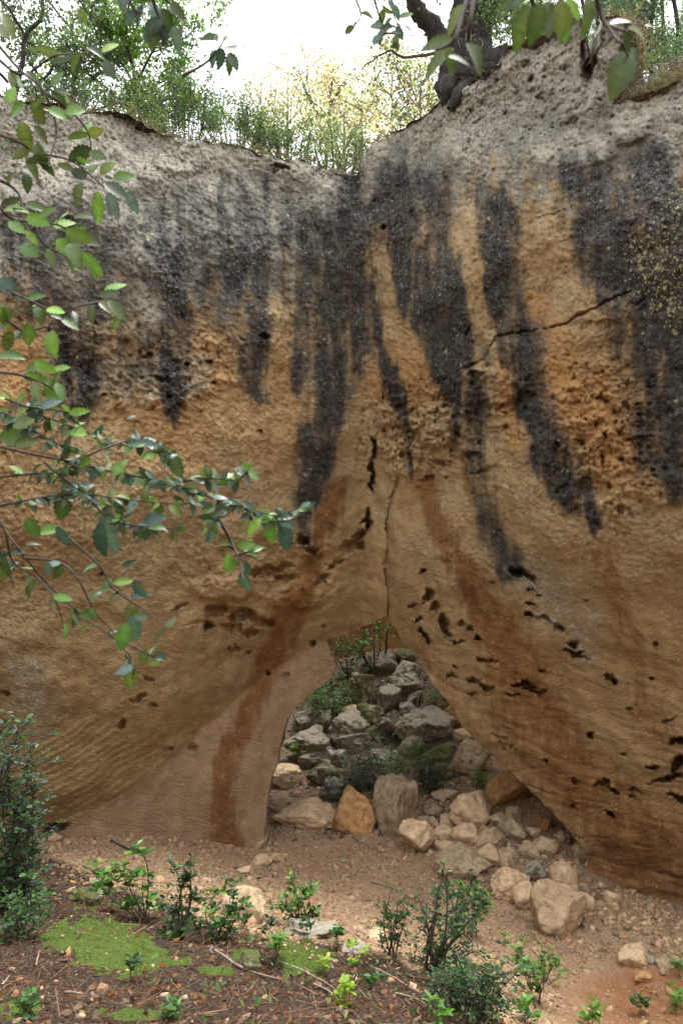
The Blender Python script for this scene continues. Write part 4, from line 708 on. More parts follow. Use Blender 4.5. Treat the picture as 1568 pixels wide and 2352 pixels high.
def sapling(name, label, cat, base, tips, n, size, pals, mat='bush', stemr=.006, spread=.03, group=None, d=None, wsh=4, dsp=.12, start=.25, up=.7, stem='twig', kind='small', side=0):
    """a shoot for each tip; whorls of leaves along it"""
    b_ = ground_pt(*base) if d is None else pt(base[0], base[1], d)
    r0 = empty(name, b_, label, cat, group); dd = b_[1]; tb = Tubes(); LP, LD, LN = [], [], []
    n *= 1.5; size *= 1.12
    for tp_ in tips:
        e = pt(tp_[0], tp_[1], dd+rng.uniform(-dsp, dsp)*(1 if len(tp_) < 3 else 0)); L = np.linalg.norm(e-b_)
        m_ = (b_+e)/2+rng.normal(size=3)*L*.08; m_[2] += L*.05; st = b_+rng.normal(size=3)*[.02, .02, 0]-[0, 0, .02]
        s = spline([st, m_, e], 7, L*.02); r_ = stemr*(.6+.4*L/.5); tb.add(s, np.linspace(r_, r_*.3, len(s)), 5)
        k = max(2, int(n/len(tips)/wsh)); ts = start+(1-start)*np.sqrt(rng.random(k)); ts[-1] = 1
        for t in ts:
            p = s[min(int(t*(len(s)-1)), len(s)-1)]; q = p+rng.normal(size=3)*spread*(1.0 if t < 1 else .1)
            if np.linalg.norm(q-p) > .02: tb.add(np.array([p, (p+q)/2+[0, 0, .005], q]), [r_*.35, r_*.3, r_*.2], 4)
            a0 = rng.uniform(0, 6.28)
            for j in range(wsh):
                a = a0+j*2*math.pi/wsh+rng.normal()*.4; el = rng.uniform(-.1, up); LP.append(q+rng.normal(size=3)*size*.15); LD.append([math.cos(a), math.sin(a), el]); LN.append(rand_dirs(1, 1.8)[0])
    tb.build('stem', M[stem], r0); m = len(LP); cl = [c for p_ in pals for c in PAL[p_]]
    v, f, c = leaf_mesh(np.array(LP), np.array(LD), np.array(LN), size*rng.uniform(.6, 1.2, m), pal(m, cl), kind)
    mesh_obj('foliage', v, f, M[mat], r0, cols={'tint': c}); return r0
R = rng.uniform
def box_tips(x0, x1, y0, y1, n): return [(R(x0, x1), R(y0, y1)) for _ in range(n)]
SG = 'saplings and sprouts on the bank'
sapling('shrub', 'tall glossy dark shrub cut by the left edge, in front of the wall', 'shrub', (20, 2110), [(10, 1660), (45, 1655), (30, 1720), (70, 1710), (60, 1790), (20, 1800), (75, 1850), (40, 1880), (80, 1930), (30, 1960), (60, 1990), (15, 2020), (-20, 1750), (-30, 1900), (60, 2060), (85, 2080), (100, 2060), (0, 2080)], 1900, .042, ['dark', 'mid', 'blue'], spread=.07, dsp=.3, start=.3, d=5.2)
sapling('shrub', 'low dark shrub at the foot of the tall left shrub', 'shrub', (60, 2160), box_tips(10, 120, 2060, 2130, 8), 280, .035, ['dark', 'mid'], spread=.06)
sapling('sapling', 'light green sapling with whorled leaves at left of the bank cluster', 'sapling', (335, 2115), [(300, 2070), (220, 1990), (240, 2030), (260, 1985), (312, 1940), (330, 2000), (300, 2010), (260, 2050), (345, 2060)], 190, .058, ['light', 'light', 'mid'], spread=.04, group=SG, wsh=6, start=.75, up=.5)
sapling('sapling', 'dense dark green sapling in the middle of the bank cluster', 'sapling', (410, 2165), [(385, 1975), (380, 2060), (440, 1965), (430, 2010), (410, 2060), (450, 2050), (395, 2110), (440, 2110), (420, 2140), (375, 2140), (460, 2130), (425, 1990), (400, 2165)], 330, .040, ['dark', 'dark', 'mid'], spread=.03, group=SG, start=.3)
sapling('sapling', 'bright and dark leaved sapling right of the dense dark one', 'sapling', (500, 2160), [(520, 2020), (500, 2050), (490, 2080), (530, 2060), (515, 2110), (480, 2130), (530, 2130), (560, 2070), (545, 2085)], 200, .044, ['mid', 'light', 'dark'], spread=.03, group=SG, wsh=5, start=.55)
sapling('sapling', 'bright green sapling standing alone before the path, centre', 'sapling', (690, 2135), [(668, 2010), (700, 2040), (712, 2035), (655, 2060), (680, 2070), (720, 2090), (665, 2100), (700, 2110), (640, 2080)], 210, .046, ['light', 'mid'], spread=.03, group=SG, wsh=5, start=.6)
sapling('shrub', 'big dark small-leaved shrub with tall thin shoots, right of centre', 'shrub', (985, 2235), [(1030, 2000), (1010, 2040), (1090, 2010), (1110, 2040), (960, 2060), (1050, 2060), (1000, 2100), (1060, 2110), (1090, 2100), (1030, 2150), (1080, 2160), (980, 2150), (1100, 2180), (1060, 2200), (1000, 2190), (1110, 2220), (1040, 2230), (950, 2200), (1080, 2240), (1020, 1985), (1120, 2065)], 850, .030, ['dark', 'dark', 'mid'], spread=.045, dsp=.25, start=.35, stemr=.008)
sapling('shrub', 'dense low dark shrub filling the bottom right of centre', 'shrub', (1060, 2330), box_tips(975, 1200, 2215, 2335, 22), 900, .030, ['dark', 'dark', 'mid'], spread=.07, dsp=.25, start=.3)
sapling('shrub', 'narrow leafy shrub left of the big shoots, right of centre', 'shrub', (900, 2200), [(900, 2040), (880, 2080), (915, 2070), (930, 2100), (890, 2110), (905, 2130), (870, 2130), (935, 2080), (900, 2150)], 260, .030, ['mid', 'dark'], spread=.04, start=.4)
sapling('sapling', 'bright green leafy shoot in front of the broad grey-faced boulder', 'sapling', (1075, 2150), [(1060, 2030), (1095, 2045), (1110, 2055), (1125, 2080), (1080, 2060), (1100, 2080), (1050, 2060)], 190, .042, ['light', 'mid'], spread=.03, group=SG, start=.6, wsh=5)
sapling('sapling', 'thin sapling with three whorls by the path, lower right', 'sapling', (1235, 2310), [(1185, 2185), (1215, 2220), (1240, 2200), (1225, 2255), (1280, 2200), (1205, 2205)], 110, .048, ['mid', 'light'], spread=.02, group=SG, start=.6, wsh=5)
sapling('sapling', 'sparse lime tinted weed beside the red soil path', 'sapling', (1250, 2260), [(1150, 2140), (1225, 2145), (1265, 2180), (1190, 2150), (1290, 2230), (1265, 2220)], 100, .022, ['light', 'lime'], spread=.02, group=SG, start=.5)
for x, y, p_, lab, sz in [(1355, 2345, 'light', 'bright sprout at the bottom edge, right', .05), (1475, 2320, 'mid', 'dark green sprout near the bottom right corner', .045), (1550, 2310, 'light', 'green sprout in the bottom right corner', .045), (1210, 2340, 'light', 'light green sprout at the bottom edge beside the low dark shrub', .05), (785, 2300, 'lime', 'yellow-green sprout at the bottom centre', .045), (640, 2195, 'light', 'pale green sprout left of the central moss mound', .042), (820, 2215, 'lime', 'yellowish two-leaved sprout right of the moss mound', .04), (740, 2225, 'lime', 'small yellow sprout on the moss mound edge', .03), (1562, 2240, 'light', 'leafy sprout at the right frame edge', .04), (700, 2150, 'dark', 'dark sprout before the pale lichened rock', .035), (60, 2330, 'mid', 'broad leaved sprout in the lower left corner', .045), (390, 2330, 'mid', 'solitary sprout at the bottom left of centre', .04), (300, 2240, 'dark', 'tiny dark seedling at the rim of the moss carpet', .03), (1005, 2350, 'light', 'light sprout under the low dark shrub', .04), (560, 2120, 'mid', 'small sprout before the half buried brown block', .035), (770, 2170, 'mid', 'dark leafy sprout between two lichened stones', .04), (610, 2150, 'dark', 'dark low sprout left of the pale lichened rock', .035), (850, 2260, 'mid', 'green sprout left of the big shrub stems', .035)]:
    sapling('sprout', lab, 'sprout', (x, y+12), [(x+R(-18, 18), y-R(5, 50)) for _ in range(3)], 34, sz, [p_], spread=.015, stemr=.003, wsh=5, start=.5, dsp=.05, group=SG)
# plants of the heap
HG = 'plants growing on the boulder heap'
sapling('shrub', 'bushy grey-green shrub in the middle of the boulder heap', 'shrub', (850, 1830), [(800, 1710), (830, 1700), (780, 1740), (870, 1720), (900, 1730), (810, 1760), (850, 1750), (890, 1770), (830, 1790), (790, 1780), (920, 1760), (870, 1790), (900, 1800), (800, 1810)], 1500, .042, ['grey', 'blue', 'mid'], spread=.12, dsp=.4, start=.3, group=HG, d=11.3, stem='pale')
sapling('shrub', 'light green leafy shoots rising right of the grey-green shrub', 'shrub', (930, 1810), [(965, 1690), (930, 1710), (950, 1720), (890, 1730), (970, 1720), (940, 1750), (900, 1760), (980, 1750)], 420, .045, ['light', 'mid'], spread=.10, dsp=.3, start=.4, group=HG, d=11.1, stem='pale')
sapling('shrub', 'dark shrub at the right base of the heap, behind the tallest block', 'shrub', (985, 1835), box_tips(945, 1010, 1750, 1825, 9), 600, .035, ['dark', 'grey'], spread=.10, dsp=.3, group=HG, d=11.0)
sapling('shrub', 'dark low shrub left behind the orange faced block', 'shrub', (775, 1850), box_tips(740, 830, 1790, 1845, 9), 450, .035, ['dark', 'grey'], spread=.09, dsp=.3, group=HG, d=11.2)
sapling('bush', 'fine fresh green bush between pillar edge and the tall boulder', 'bush', (755, 1640), box_tips(715, 790, 1560, 1630, 14), 900, .040, ['light', 'mid'], spread=.12, dsp=.3, group=HG, d=13.2)
sapling('bush', 'shadowy bush behind the fresh green bush', 'bush', (730, 1610), box_tips(680, 770, 1540, 1600, 10), 600, .045, ['dark', 'mid'], spread=.14, dsp=.3, group=HG, d=14.0)
sapling('sapling', 'bare thin stem rising into the point of the arch', 'sapling', (880, 1535), [(893, 1432)], 10, .05, ['mid'], spread=.03, dsp=0, start=.9, group=HG, stemr=.022)
sapling('sapling', 'wispy light leaved sapling under the top of the arch', 'sapling', (855, 1540), [(840, 1450), (860, 1440), (820, 1470), (870, 1430), (800, 1480), (850, 1470), (780, 1470)], 260, .06, ['light', 'mid'], spread=.14, dsp=.3, start=.5, group=HG, stemr=.010)
sapling('sapling', 'twiggy sapling left of the arch point over the mossy rocks', 'sapling', (800, 1560), [(770, 1475), (790, 1500), (800, 1520), (780, 1530), (830, 1500)], 220, .05, ['mid', 'grey'], spread=.14, dsp=.3, start=.3, group=HG, stemr=.008)
for x, y, w_, p_, lab in [(690, 1735, 26, 'light', 'fresh green fern tuft on the flat grey slab corner'), (875, 1590, 26, 'mid', 'small green tuft between tall and pointed boulders'), (1100, 1790, 18, 'light', 'tiny bright tuft beside the big orange wedge'), (950, 1555, 22, 'dark', 'dark tuft beside the topmost rocks'), (905, 1690, 26, 'dark', 'ivy tuft on the blue-grey slanting boulder'), (800, 1600, 24, 'mid', 'green tuft at the foot of the tall boulder'), (1060, 1765, 30, 'dark', 'dark tuft under the pale topped boulder'), (850, 1535, 34, 'dark', 'dark leafy tuft below the arch window'), (1080, 1600, 1, 'dark', '')]:
    if lab: sapling('tuft', lab, 'tuft', (x, y+w_*.5), box_tips(x-w_, x+w_, y-w_, y+w_*.3, 5), 110, .045, [p_], spread=.07, dsp=.12, group=HG, stemr=.003)
t = Tubes(); b_ = ground_pt(962, 1640)
for tps in [[(955, 1642), (975, 1610), (985, 1590)], [(955, 1642), (985, 1605), (1010, 1595)], [(960, 1630), (990, 1612), (1025, 1600)], [(952, 1640), (962, 1600), (975, 1585)]]:
    s = spline([pt(x, y, b_[1]-.55+i*.1) for i, (x, y) in enumerate(tps)], 6, .01); t.add(s, np.linspace(.010, .004, len(s)), 5)
tag(t.build('dead_branch', M['pale']), 'pale dead branch fanning out among the upper boulders', 'branch')
t = Tubes()
for i in range(14):
    a = (R(820, 960), R(1745, 1850)); s = spline([pt(885, 1815, 10.9), pt((885+a[0])/2+R(-15, 15), (1815+a[1])/2+R(-20, 5), 10.8), pt(a[0]+R(-20, 20), a[1]+R(-20, 10), 10.85)], 5, .02); t.add(s, np.linspace(.007, .002, len(s)), 4)
tag(t.build('dead_branch', M['pale']), 'tangle of pale dead twigs hanging under the grey-green shrub', 'branch')
# ================================================================ trees above the cliff
def tree(name, label, cat, base, limbs, leaf_n, size, pals, group=None, mat='far', bark='bark', twigs=6, tl=.5, clump=.16, kind='small', sub=2, droop=0., twr=.006):
    """base: world point. limbs: list of (list of (X, Y, d), r0, r1); twigs sprout along the limbs, leaves in clumps on the twigs"""
    r0 = empty(name, base, label, cat, group); tb = Tubes(); tips = []
    for pts, ra, rb in limbs:
        s = spline([pt(*p) for p in pts], 8, .012); rr = np.linspace(ra, rb, len(s)); tb.add(s, rr, 8 if ra > .05 else 5, .06 if ra > .05 else 0); n = len(s); L = np.linalg.norm(np.diff(s, axis=0), axis=1).sum()
        nt_ = max(2, int(twigs*L))
        for i in range(nt_):
            t_ = .25+.75*rng.random(); p = s[int(t_*(n-1))]; dr = s[-1]-s[0]; dr /= np.linalg.norm(dr)
            d_ = dr*.5+rand_dirs(1, .25-droop)[0]; d_ /= np.linalg.norm(d_); l_ = tl*R(.5, 1.2); q = p+d_*l_; q[2] -= droop*l_*.4
            k = spline([p, (p+q)/2+rng.normal(size=3)*l_*.08, q], 4); tb.add(k, np.linspace(twr*1.4, twr*.5, len(k)), 4); tips.append((k[4], q))
            for j in range(sub):
                p2 = k[rng.integers(2, len(k))]; q2 = p2+rand_dirs(1, .1-droop)[0]*l_*R(.3, .6); tb.add(np.array([p2, (p2+q2)/2+[0, 0, .02], q2]), [twr*.6, twr*.5, twr*.3], 4); tips.append((p2, q2))
    tb.build('trunk', M[bark], r0); m = leaf_n; k = rng.integers(len(tips), size=m); a = np.array([tips[i][0] for i in k]); b = np.array([tips[i][1] for i in k]); u = rng.random((m, 1))
    P = a+(b-a)*u+rng.normal(size=(m, 3))*clump*.5; D_ = rand_dirs(m, -.1-droop)
    cl = [c for p_ in pals for c in PAL[p_]]; tone = rng.normal(size=len(tips))*.22
    cc = np.clip(pal(m, cl)*(1+tone[k])[:, None], .005, .9); v, f, c = leaf_mesh(P, D_, rand_dirs(m, 1), size*rng.uniform(.6, 1.25, m), cc, kind)
    mesh_obj('crown', v, f, M[mat], r0, cols={'tint': c}); return r0
def wpt(X_, Y_, d): return pt(X_, Y_, d)
TG = 'trees and bushes above the left wall'
tree('tree', 'grey-leaved tree with dark twisting limbs at the upper left corner', 'tree', wpt(40, 235, 9.6), [([(30, 250, 9.6), (50, 150, 9.6), (60, 80, 9.7), (95, 40, 9.8), (100, -30, 9.9)], .035, .02), ([(60, 85, 9.7), (20, 20, 9.6), (-30, -30, 9.6)], .02, .01), ([(40, 190, 9.6), (100, 180, 9.6), (125, 145, 9.6), (135, 110, 9.6), (180, 108, 9.7)], .022, .01), ([(90, 230, 9.7), (140, 170, 9.8), (160, 110, 9.8)], .012, .006), ([(20, 190, 9.6), (-40, 120, 9.5), (-80, 30, 9.5)], .02, .01), ([(100, -10, 9.8), (150, 50, 9.8), (190, 110, 9.8), (230, 150, 9.9)], .014, .006), ([(150, -40, 10), (200, 30, 10), (240, 120, 10)], .014, .006), ([(260, -40, 10.2), (230, 60, 10.2), (250, 140, 10.2)], .012, .006)], 4300, .048, ['bgg', 'grey', 'bgg'], TG, twigs=9, tl=.34, twr=.004, clump=.12)
tree('tree', 'fresh green small-leaved tree right of the dark limbed tree', 'tree', wpt(300, 265, 10.2), [([(300, 270, 10.2), (310, 180, 10.2), (290, 90, 10.2), (300, -20, 10.2)], .03, .014), ([(305, 200, 10.2), (350, 120, 10.2), (390, 40, 10.2), (400, -40, 10.2)], .02, .008), ([(300, 230, 10.2), (370, 190, 10.2), (420, 160, 10.2)], .014, .006), ([(300, 180, 10.2), (260, 110, 10.2), (240, 30, 10.2)], .014, .006), ([(300, 250, 10.2), (240, 200, 10.1), (200, 170, 10.1)], .012, .006), ([(300, 260, 10.2), (380, 230, 10.3), (450, 225, 10.3)], .012, .006), ([(350, 120, 10.2), (420, 90, 10.2), (470, 40, 10.2)], .01, .005), ([(300, 90, 10.2), (240, 60, 10.2), (200, 0, 10.2)], .01, .005)], 6500, .055, ['bgl', 'bgl', 'light', 'bgl'], TG, twigs=9, tl=.32, twr=.004, clump=.13)
tree('tree', 'dim green tree farther back behind the fresh green one', 'tree', wpt(200, 300, 13.5), [([(180, 320, 13.5), (170, 200, 13.5), (200, 80, 13.5), (190, -20, 13.5)], .05, .02), ([(180, 240, 13.5), (80, 160, 13.5), (40, 60, 13.5)], .03, .01), ([(180, 200, 13.5), (280, 130, 13.5), (330, 20, 13.5)], .03, .01), ([(190, 260, 13.5), (330, 220, 13.5), (400, 180, 13.5)], .02, .01)], 4200, .075, ['bgg', 'bgl'], TG, twigs=5, tl=.8, clump=.22)
def hedge(label, x0, x1, top, n, size, pals, d0, group=None, cat='bush', name='bush', tall=90, mat='far', nst=20):
    xm = (x0+x1)/2; yl_ = float(np.interp(xm, tp[:, 0], tp[:, 1])); b = wpt(xm, yl_+4, d0); lim = []
    for i in range(nst):
        x = R(x0, x1); yb = float(np.interp(x, tp[:, 0], tp[:, 1])); h = tall*R(.3, 1.25)*math.sqrt(max(.15, 1-((x-xm)/(x1-x0)*1.8)**2)); dd = d0+R(-.3, .5)
        lim.append(([(x+(xm-x)*.3, yb+6, dd), (x, yb-h*.5, dd), (x+R(-14, 14), yb-h, dd)], .008, .003))
    return tree(name, label, cat, b, lim, n, size, pals, group, mat, 'twig', 10, .14, .10, sub=1, twr=.003)
hedge('low green bush on the cliff lip under the fresh green tree', 230, 380, 0, 4500, .034, ['bgl', 'bgg'], 9.5, TG, tall=85)
hedge('dense grey-green bush on the cliff lip, right of the fresh green tree', 350, 500, 0, 5200, .034, ['bgg', 'grey', 'bgl'], 9.7, TG, tall=150)
hedge('mixed green bush on the lip in the middle of the left wall', 470, 620, 0, 4300, .032, ['bgl', 'grey', 'bgg'], 9.9, TG, tall=115)
hedge('fine grey-green bush on the lip left of the notch', 600, 740, 0, 3700, .030, ['bgl', 'grey', 'bgg'], 10.0, TG, tall=105)
hedge('small bright bush right at the notch between the walls', 720, 840, 0, 2500, .030, ['bgl', 'bgg'], 10.4, TG, tall=105)
hedge('low dull bush at the far left on the wall top', 60, 240, 0, 2200, .036, ['bgg', 'grey'], 9.6, TG, tall=60)
# pale sunlit trees beyond the pit, glare put into their leaf colour
BG = 'pale sunlit trees beyond the quarry'
def far_tree(label, x, d, top, w_, n, size, pals, lean=0, dens=2.0, bark='pale', mat='far', group=BG, tl=1.1, yb=420):
    b = wpt(x, yb, d); lim = [([(x, yb, d), (x+lean*.5, (yb+top)/2, d), (x+lean, top, d)], .06*d/20, .015)]
    for i in range(7):
        y0 = yb+(top-yb)*R(.15, .8); s_ = 1 if i % 2 else -1; lim.append(([(x+lean*(yb-y0)/(yb-top), y0, d), (x+s_*w_*R(.2, .35), y0-R(20, 60), d+R(-.8, .8)), (x+s_*w_*R(.35, .6), max(top-10, y0-R(50, 130)), d+R(-1, 1))], .03*d/20, .008))
    return tree('tree', label, 'tree', b, lim, n, size, pals, group, mat, bark, dens, tl, .35, twr=.010)
far_tree('pale straw coloured tree beyond the quarry, left one', 660, 24, 170, 130, 1700, .10, ['straw', 'straw', 'bgl'])
far_tree('straw coloured tree with a dark crooked stem beyond the notch', 745, 21, 150, 110, 1500, .10, ['straw'], 20, bark='twig')
far_tree('bushy straw and green tree beyond the notch', 830, 23, 185, 150, 2600, .10, ['straw', 'bgl', 'straw'])
far_tree('tall pale tree left behind the dark leaning trunk', 900, 25, 130, 170, 3000, .11, ['straw', 'straw', 'bgl', 'straw'])
far_tree('green tinged tree directly behind the dark trunk', 965, 20, 150, 120, 3000, .10, ['bgl', 'bgg', 'straw'])
far_tree('thin pale tree farthest left beyond the quarry', 600, 27, 190, 90, 800, .10, ['straw'])
far_tree('low green tree behind the notch in the rock', 790, 19, 260, 120, 1900, .08, ['bgl', 'straw'])
# big dark tree on the right wall
b_ = wpt(1062, 212, 9.35)
r0 = empty('tree', b_, 'big dark trunked tree rooted on the lip of the right wall', 'tree'); t = Tubes()
def limb(pts, ra, rb, k=16, j=.10, nn=8): s = spline([pt(*p) for p in pts], nn, .02); t.add(s, np.interp(np.linspace(0, 1, len(s)), np.linspace(0, 1, len(ra)) if isinstance(ra, list) else [0, 1], ra if isinstance(ra, list) else [ra, rb]), k, j); return s
limb([(1058, 218, 9.3), (1062, 180, 9.35), (1074, 120, 9.4), (1082, 40, 9.45), (1080, -60, 9.5), (1060, -200, 9.6)], [.26, .29, .26, .235, .225, .20, .18], 0, 16)
limb([(1050, 150, 9.35), (1028, 115, 9.3), (995, 65, 9.2), (955, 15, 9.1), (930, -60, 9.0)], .13, .08)
for pts, ra in [([(1080, 175, 9.3), (1125, 140, 9.2), (1160, 112, 9.3)], .15), ([(1075, 185, 9.3), (1110, 160, 9.15), (1135, 152, 9.2)], .09), ([(1045, 170, 9.25), (1026, 205, 9.1), (1016, 240, 9.15)], .13), ([(1070, 190, 9.2), (1050, 222, 9.0), (1030, 250, 9.0)], .10), ([(1060, 200, 9.2), (1062, 215, 9.1), (1075, 222, 9.15)], .08), ([(1095, 175, 9.25), (1105, 185, 9.15), (1100, 195, 9.2)], .07)]: limb(pts, ra, ra*.4, 9, .1)
o = t.build('trunk', M['bark'], r0); t = Tubes()
limb([(1045, 140, 9.3), (1010, 122, 9.2), (965, 127, 9.1), (925, 130, 9.0), (900, 116, 8.9), (870, 128, 8.9), (838, 155, 8.8), (830, 165, 8.8)], .022, .006, 6, 0); limb([(905, 118, 8.9), (890, 135, 8.9), (902, 150, 8.9)], .008, .003, 5, 0); limb([(870, 128, 8.9), (862, 150, 8.9), (850, 190, 8.9)], .007, .003, 5, 0); limb([(1110, 60, 9.4), (1130, 20, 9.3), (1145, -20, 9.2)], .035, .02, 6, 0)
t.build('branch', M['twig'], r0); t = Tubes()
for i in range(26):
    x = R(1045, 1110); y = R(60, 200); s = spline([pt(x+.15*(1080-x), y, 9.2), pt(x+R(-16, 16), y+20, 9.13), pt(x+R(-14, 14), y+R(40, 60), 9.12)], 5, .03); t.add(s, np.linspace(.006, .003, len(s)), 4)
t.build('vine', M['pale'], r0); LP = []
for i in range(60):
    c = pt(R(1090, 1210), R(-60, 75), R(9.0, 9.8)); LP.append(c+rng.normal(size=(60, 3))*.11)
for i in range(14):
    c = pt(R(840, 1000), R(-120, -10), R(8.8, 9.4)); LP.append(c+rng.normal(size=(50, 3))*.12)
LP = np.concatenate(LP); m = len(LP); v, f, c = leaf_mesh(LP, rand_dirs(m, -.2), rand_dirs(m, 1), rng.uniform(.03, .06, m), pal(m, PAL['bgg']+PAL['bgl']+PAL['grey']), 'small'); mesh_obj('crown', v, f, M['far'], r0, cols={'tint': c})
RG = 'trees above the right wall'
for i, (x, d, w_, lab) in enumerate([(1180, 13, 120, 'feathery tree behind the right block, beside the dark trunk'), (1290, 15, 140, 'feathery dark tree behind the right block top'), (1420, 14, 130, 'tree with slim straight trunks right behind the split block'), (1500, 12.5, 120, 'dense needle-leaved tree near the upper right corner'), (1580, 14, 140, 'yellow-green tree cut by the right edge above the bank')]):
    yb = 260; lim = []
    for q in range(3): xx_ = x+(q-1)*50; lim.append(([(x, yb, d), (x+(q-1)*12, yb-40, d), (xx_+R(-10, 10), 100, d), (xx_+R(-20, 20), -60, d)], .045, .03))
    for q in range(9): y0 = R(-60, 160); s_ = R(-1, 1); lim.append(([(x, y0, d), (x+s_*w_*.4, y0-R(-20, 20), d), (x+s_*w_*.7, y0+R(-20, 40), d)], .014, .005))
    tree('tree', lab, 'tree', wpt(x, yb, d), lim, 9000, .085, [['bgg', 'bgl'], ['bgg', 'bgg', 'grey'], ['bgg', 'bgl'], ['bgg', 'blue'], ['bgl', 'lime', 'bgg']][i], RG, twigs=4, tl=.6, kind='narrow', droop=.3, clump=.16, twr=.005)
# dry tufts and litter along the lip
m = 26000; j = rng.integers(len(lip), size=m); keep_ = (tp[j, 0] > -60) & (tp[j, 0] < 1130) & ~((tp[j, 0] > 850) & (rng.random(m) < .8)) | (tp[j, 0] > 1455); keep_ &= tp[j, 0] < 1620; j = j[keep_]; m = len(j)
P = lip[j]+np.c_[rng.normal(size=m)*.05, np.abs(rng.normal(size=m))*.30-.02, R(-.03, .10, m)*(1+fbm(lip[j]*[1, 1, 1], 3, 2.2))]; D_ = rng.normal(size=(m, 3))*.8; D_[:, 2] += .55; D_[:, 1] -= .3
k_ = rng.random(m) < .35; D_[k_, 2] = -.5
v = leaf_mesh(P, D_, rand_dirs(m), rng.uniform(.02, .07, m)*(1+1.2*(rng.random(m) < .12)), pal(m, [(.14, .105, .08), (.09, .065, .05), (.19, .155, .11), (.08, .11, .05), (.11, .14, .065), (.10, .085, .06)]), 'narrow'); tag(mesh_obj('dry_grass', v[0], v[1], M['grass'], cols={'tint': v[2]}), kind='stuff', label='dry grass and heather stems fringing the cliff lip')
fl = pv[:9].reshape(-1, 3); fsx, fsy = screen(fl); ok_ = np.argwhere((fsx > 1390) & (fsx < 1700)).ravel(); j = rng.choice(ok_, 7000); P = fl[j]+rng.normal(size=(7000, 3))*[.06, .06, .008]
v = leaf_mesh(P, rng.normal(size=(7000, 3))*[1, 1, .4], rand_dirs(7000, 1), rng.uniform(.03, .12, 7000), pal(7000, [(.15, .085, .06), (.09, .055, .04), (.24, .16, .11), (.19, .12, .09)]), 'needle')
tag(mesh_obj('leaf_litter', v[0], v[1], M['grass'], cols={'tint': v[2]}), kind='stuff', label='brown needle litter on the bank above the right wall')
m2 = 60; t = Tubes()
for i in range(m2):
    x = R(1440, 1590); y = 222-(x-1440)*.28-R(0, 60)*min(1, (x-1430)/60); d_ = 7.75; s = spline([pt(x, y, d_), pt(x+R(10, 30), y-R(-6, 14), d_-.05), pt(x+R(30, 60), y-R(-10, 26), d_)], 4, .02); t.add(s, np.linspace(.006, .003, len(s)), 4)
tag(t.build('dead_branch', M['pale']), 'brush of thin dead branches lying on the bank at upper right', 'branch')
hedge('dull undergrowth on the bank above the right wall edge', 1440, 1640, 0, 2600, .034, ['bgg', 'grey'], 8.6, RG, tall=120)

# ================================================================ oak branches hanging close to the camera
def oak(label, d, twigs, leaves, size, pals, group='holm oak branches close to the camera', auto=0, mat='leaf', tr=.0032):
    """twigs: polylines in picture units; leaves: (X, Y, angle deg, length px[, tone]) placed one by one"""
    r0 = empty('oak_branch', pt(*twigs[0][0], d), label, 'branch', group); t = Tubes(); S = []
    for tw in twigs:
        s = spline([pt(x, y, d+.05*math.sin(x*.05+y*.03)) for x, y in tw], 6, .004); t.add(s, np.linspace(tr*1.2, tr*.5, len(s)), 6); S.append(s)
    t.build('stem', M['twig'], r0); P, D_, Nn, L, cc = [], [], [], [], []
    for lf in leaves:
        x, y, a, ln = lf[:4]; a = math.radians(a); dd = d+R(-.06, .06)
        ln *= .9; P.append(pt(x, y, dd)); D_.append([math.cos(a), R(-.25, .25), math.sin(a)]); Nn.append([R(-.5, .5), -1, R(-.1, .9)]); L.append(ln*dd/F); cc.append(PAL[lf[4]][rng.integers(len(PAL[lf[4]]))] if len(lf) > 4 else pal(1, [c for p_ in pals for c in PAL[p_]])[0])
    for s in S:
        n = int(auto*len(s)/10)
        for i in range(n):
            k = rng.integers(len(s)//5, len(s)); P.append(s[k]); a = R(0, 6.28); D_.append([math.cos(a), R(-.7, .7), math.sin(a)*.7-.15]); Nn.append(rand_dirs(1, 1.0)[0]+np.array([0, -.5, 0])); L.append(size*R(.6, 1.15)); cc.append(pal(1, [c for p_ in pals for c in PAL[p_]])[0])
    P, D_, Nn, L, cc = map(np.array, (P, D_, Nn, L, cc)); v, f, c = leaf_mesh(P, D_, Nn, L, cc, 'oak', rng.uniform(.3, 1.6, len(P))); mesh_obj('foliage', v, f, M[mat], r0, cols={'tint': c})
oak('oak branch with large dark leaves trailing down the upper left side', 1.9, [[(-40, 60), (40, 150), (100, 210), (130, 300), (110, 380)], [(-30, 300), (30, 320), (90, 350), (170, 370), (240, 430)], [(100, 210), (160, 250), (200, 300), (210, 350)], [(-20, 120), (50, 170), (120, 130), (200, 120)], [(-30, 400), (40, 440), (60, 520), (100, 600)]],
    [(20, 90, 120, 60), (5, 30, -60, 70), (60, 165, -40, 55), (80, 230, -75, 60), (120, 215, 10, 45), (60, 240, 200, 60), (50, 280, -80, 70), (85, 330, -70, 80), (75, 290, -40, 50), (60, 360, -60, 60), (120, 200, 60, 50), (150, 260, 20, 50), (200, 320, 90, 60), (205, 350, -20, 50), (150, 130, 170, 50), (170, 120, 200, 60), (200, 110, -20, 50), (240, 140, -60, 60), (235, 120, 40, 50), (110, 250, -20, 60), (20, 240, 70, 50), (60, 400, -80, 45), (90, 360, -50, 60),
     (230, 400, 40, 50), (240, 420, -30, 70), (250, 440, -70, 80, 'blue'), (225, 440, -90, 75), (190, 420, -110, 60), (200, 410, 150, 50), (170, 390, 160, 45), (260, 410, 15, 55), (210, 400, 80, 50), (290, 440, -60, 60, 'blue')], .055, ['oak', 'oak', 'oakl'], auto=2.5)
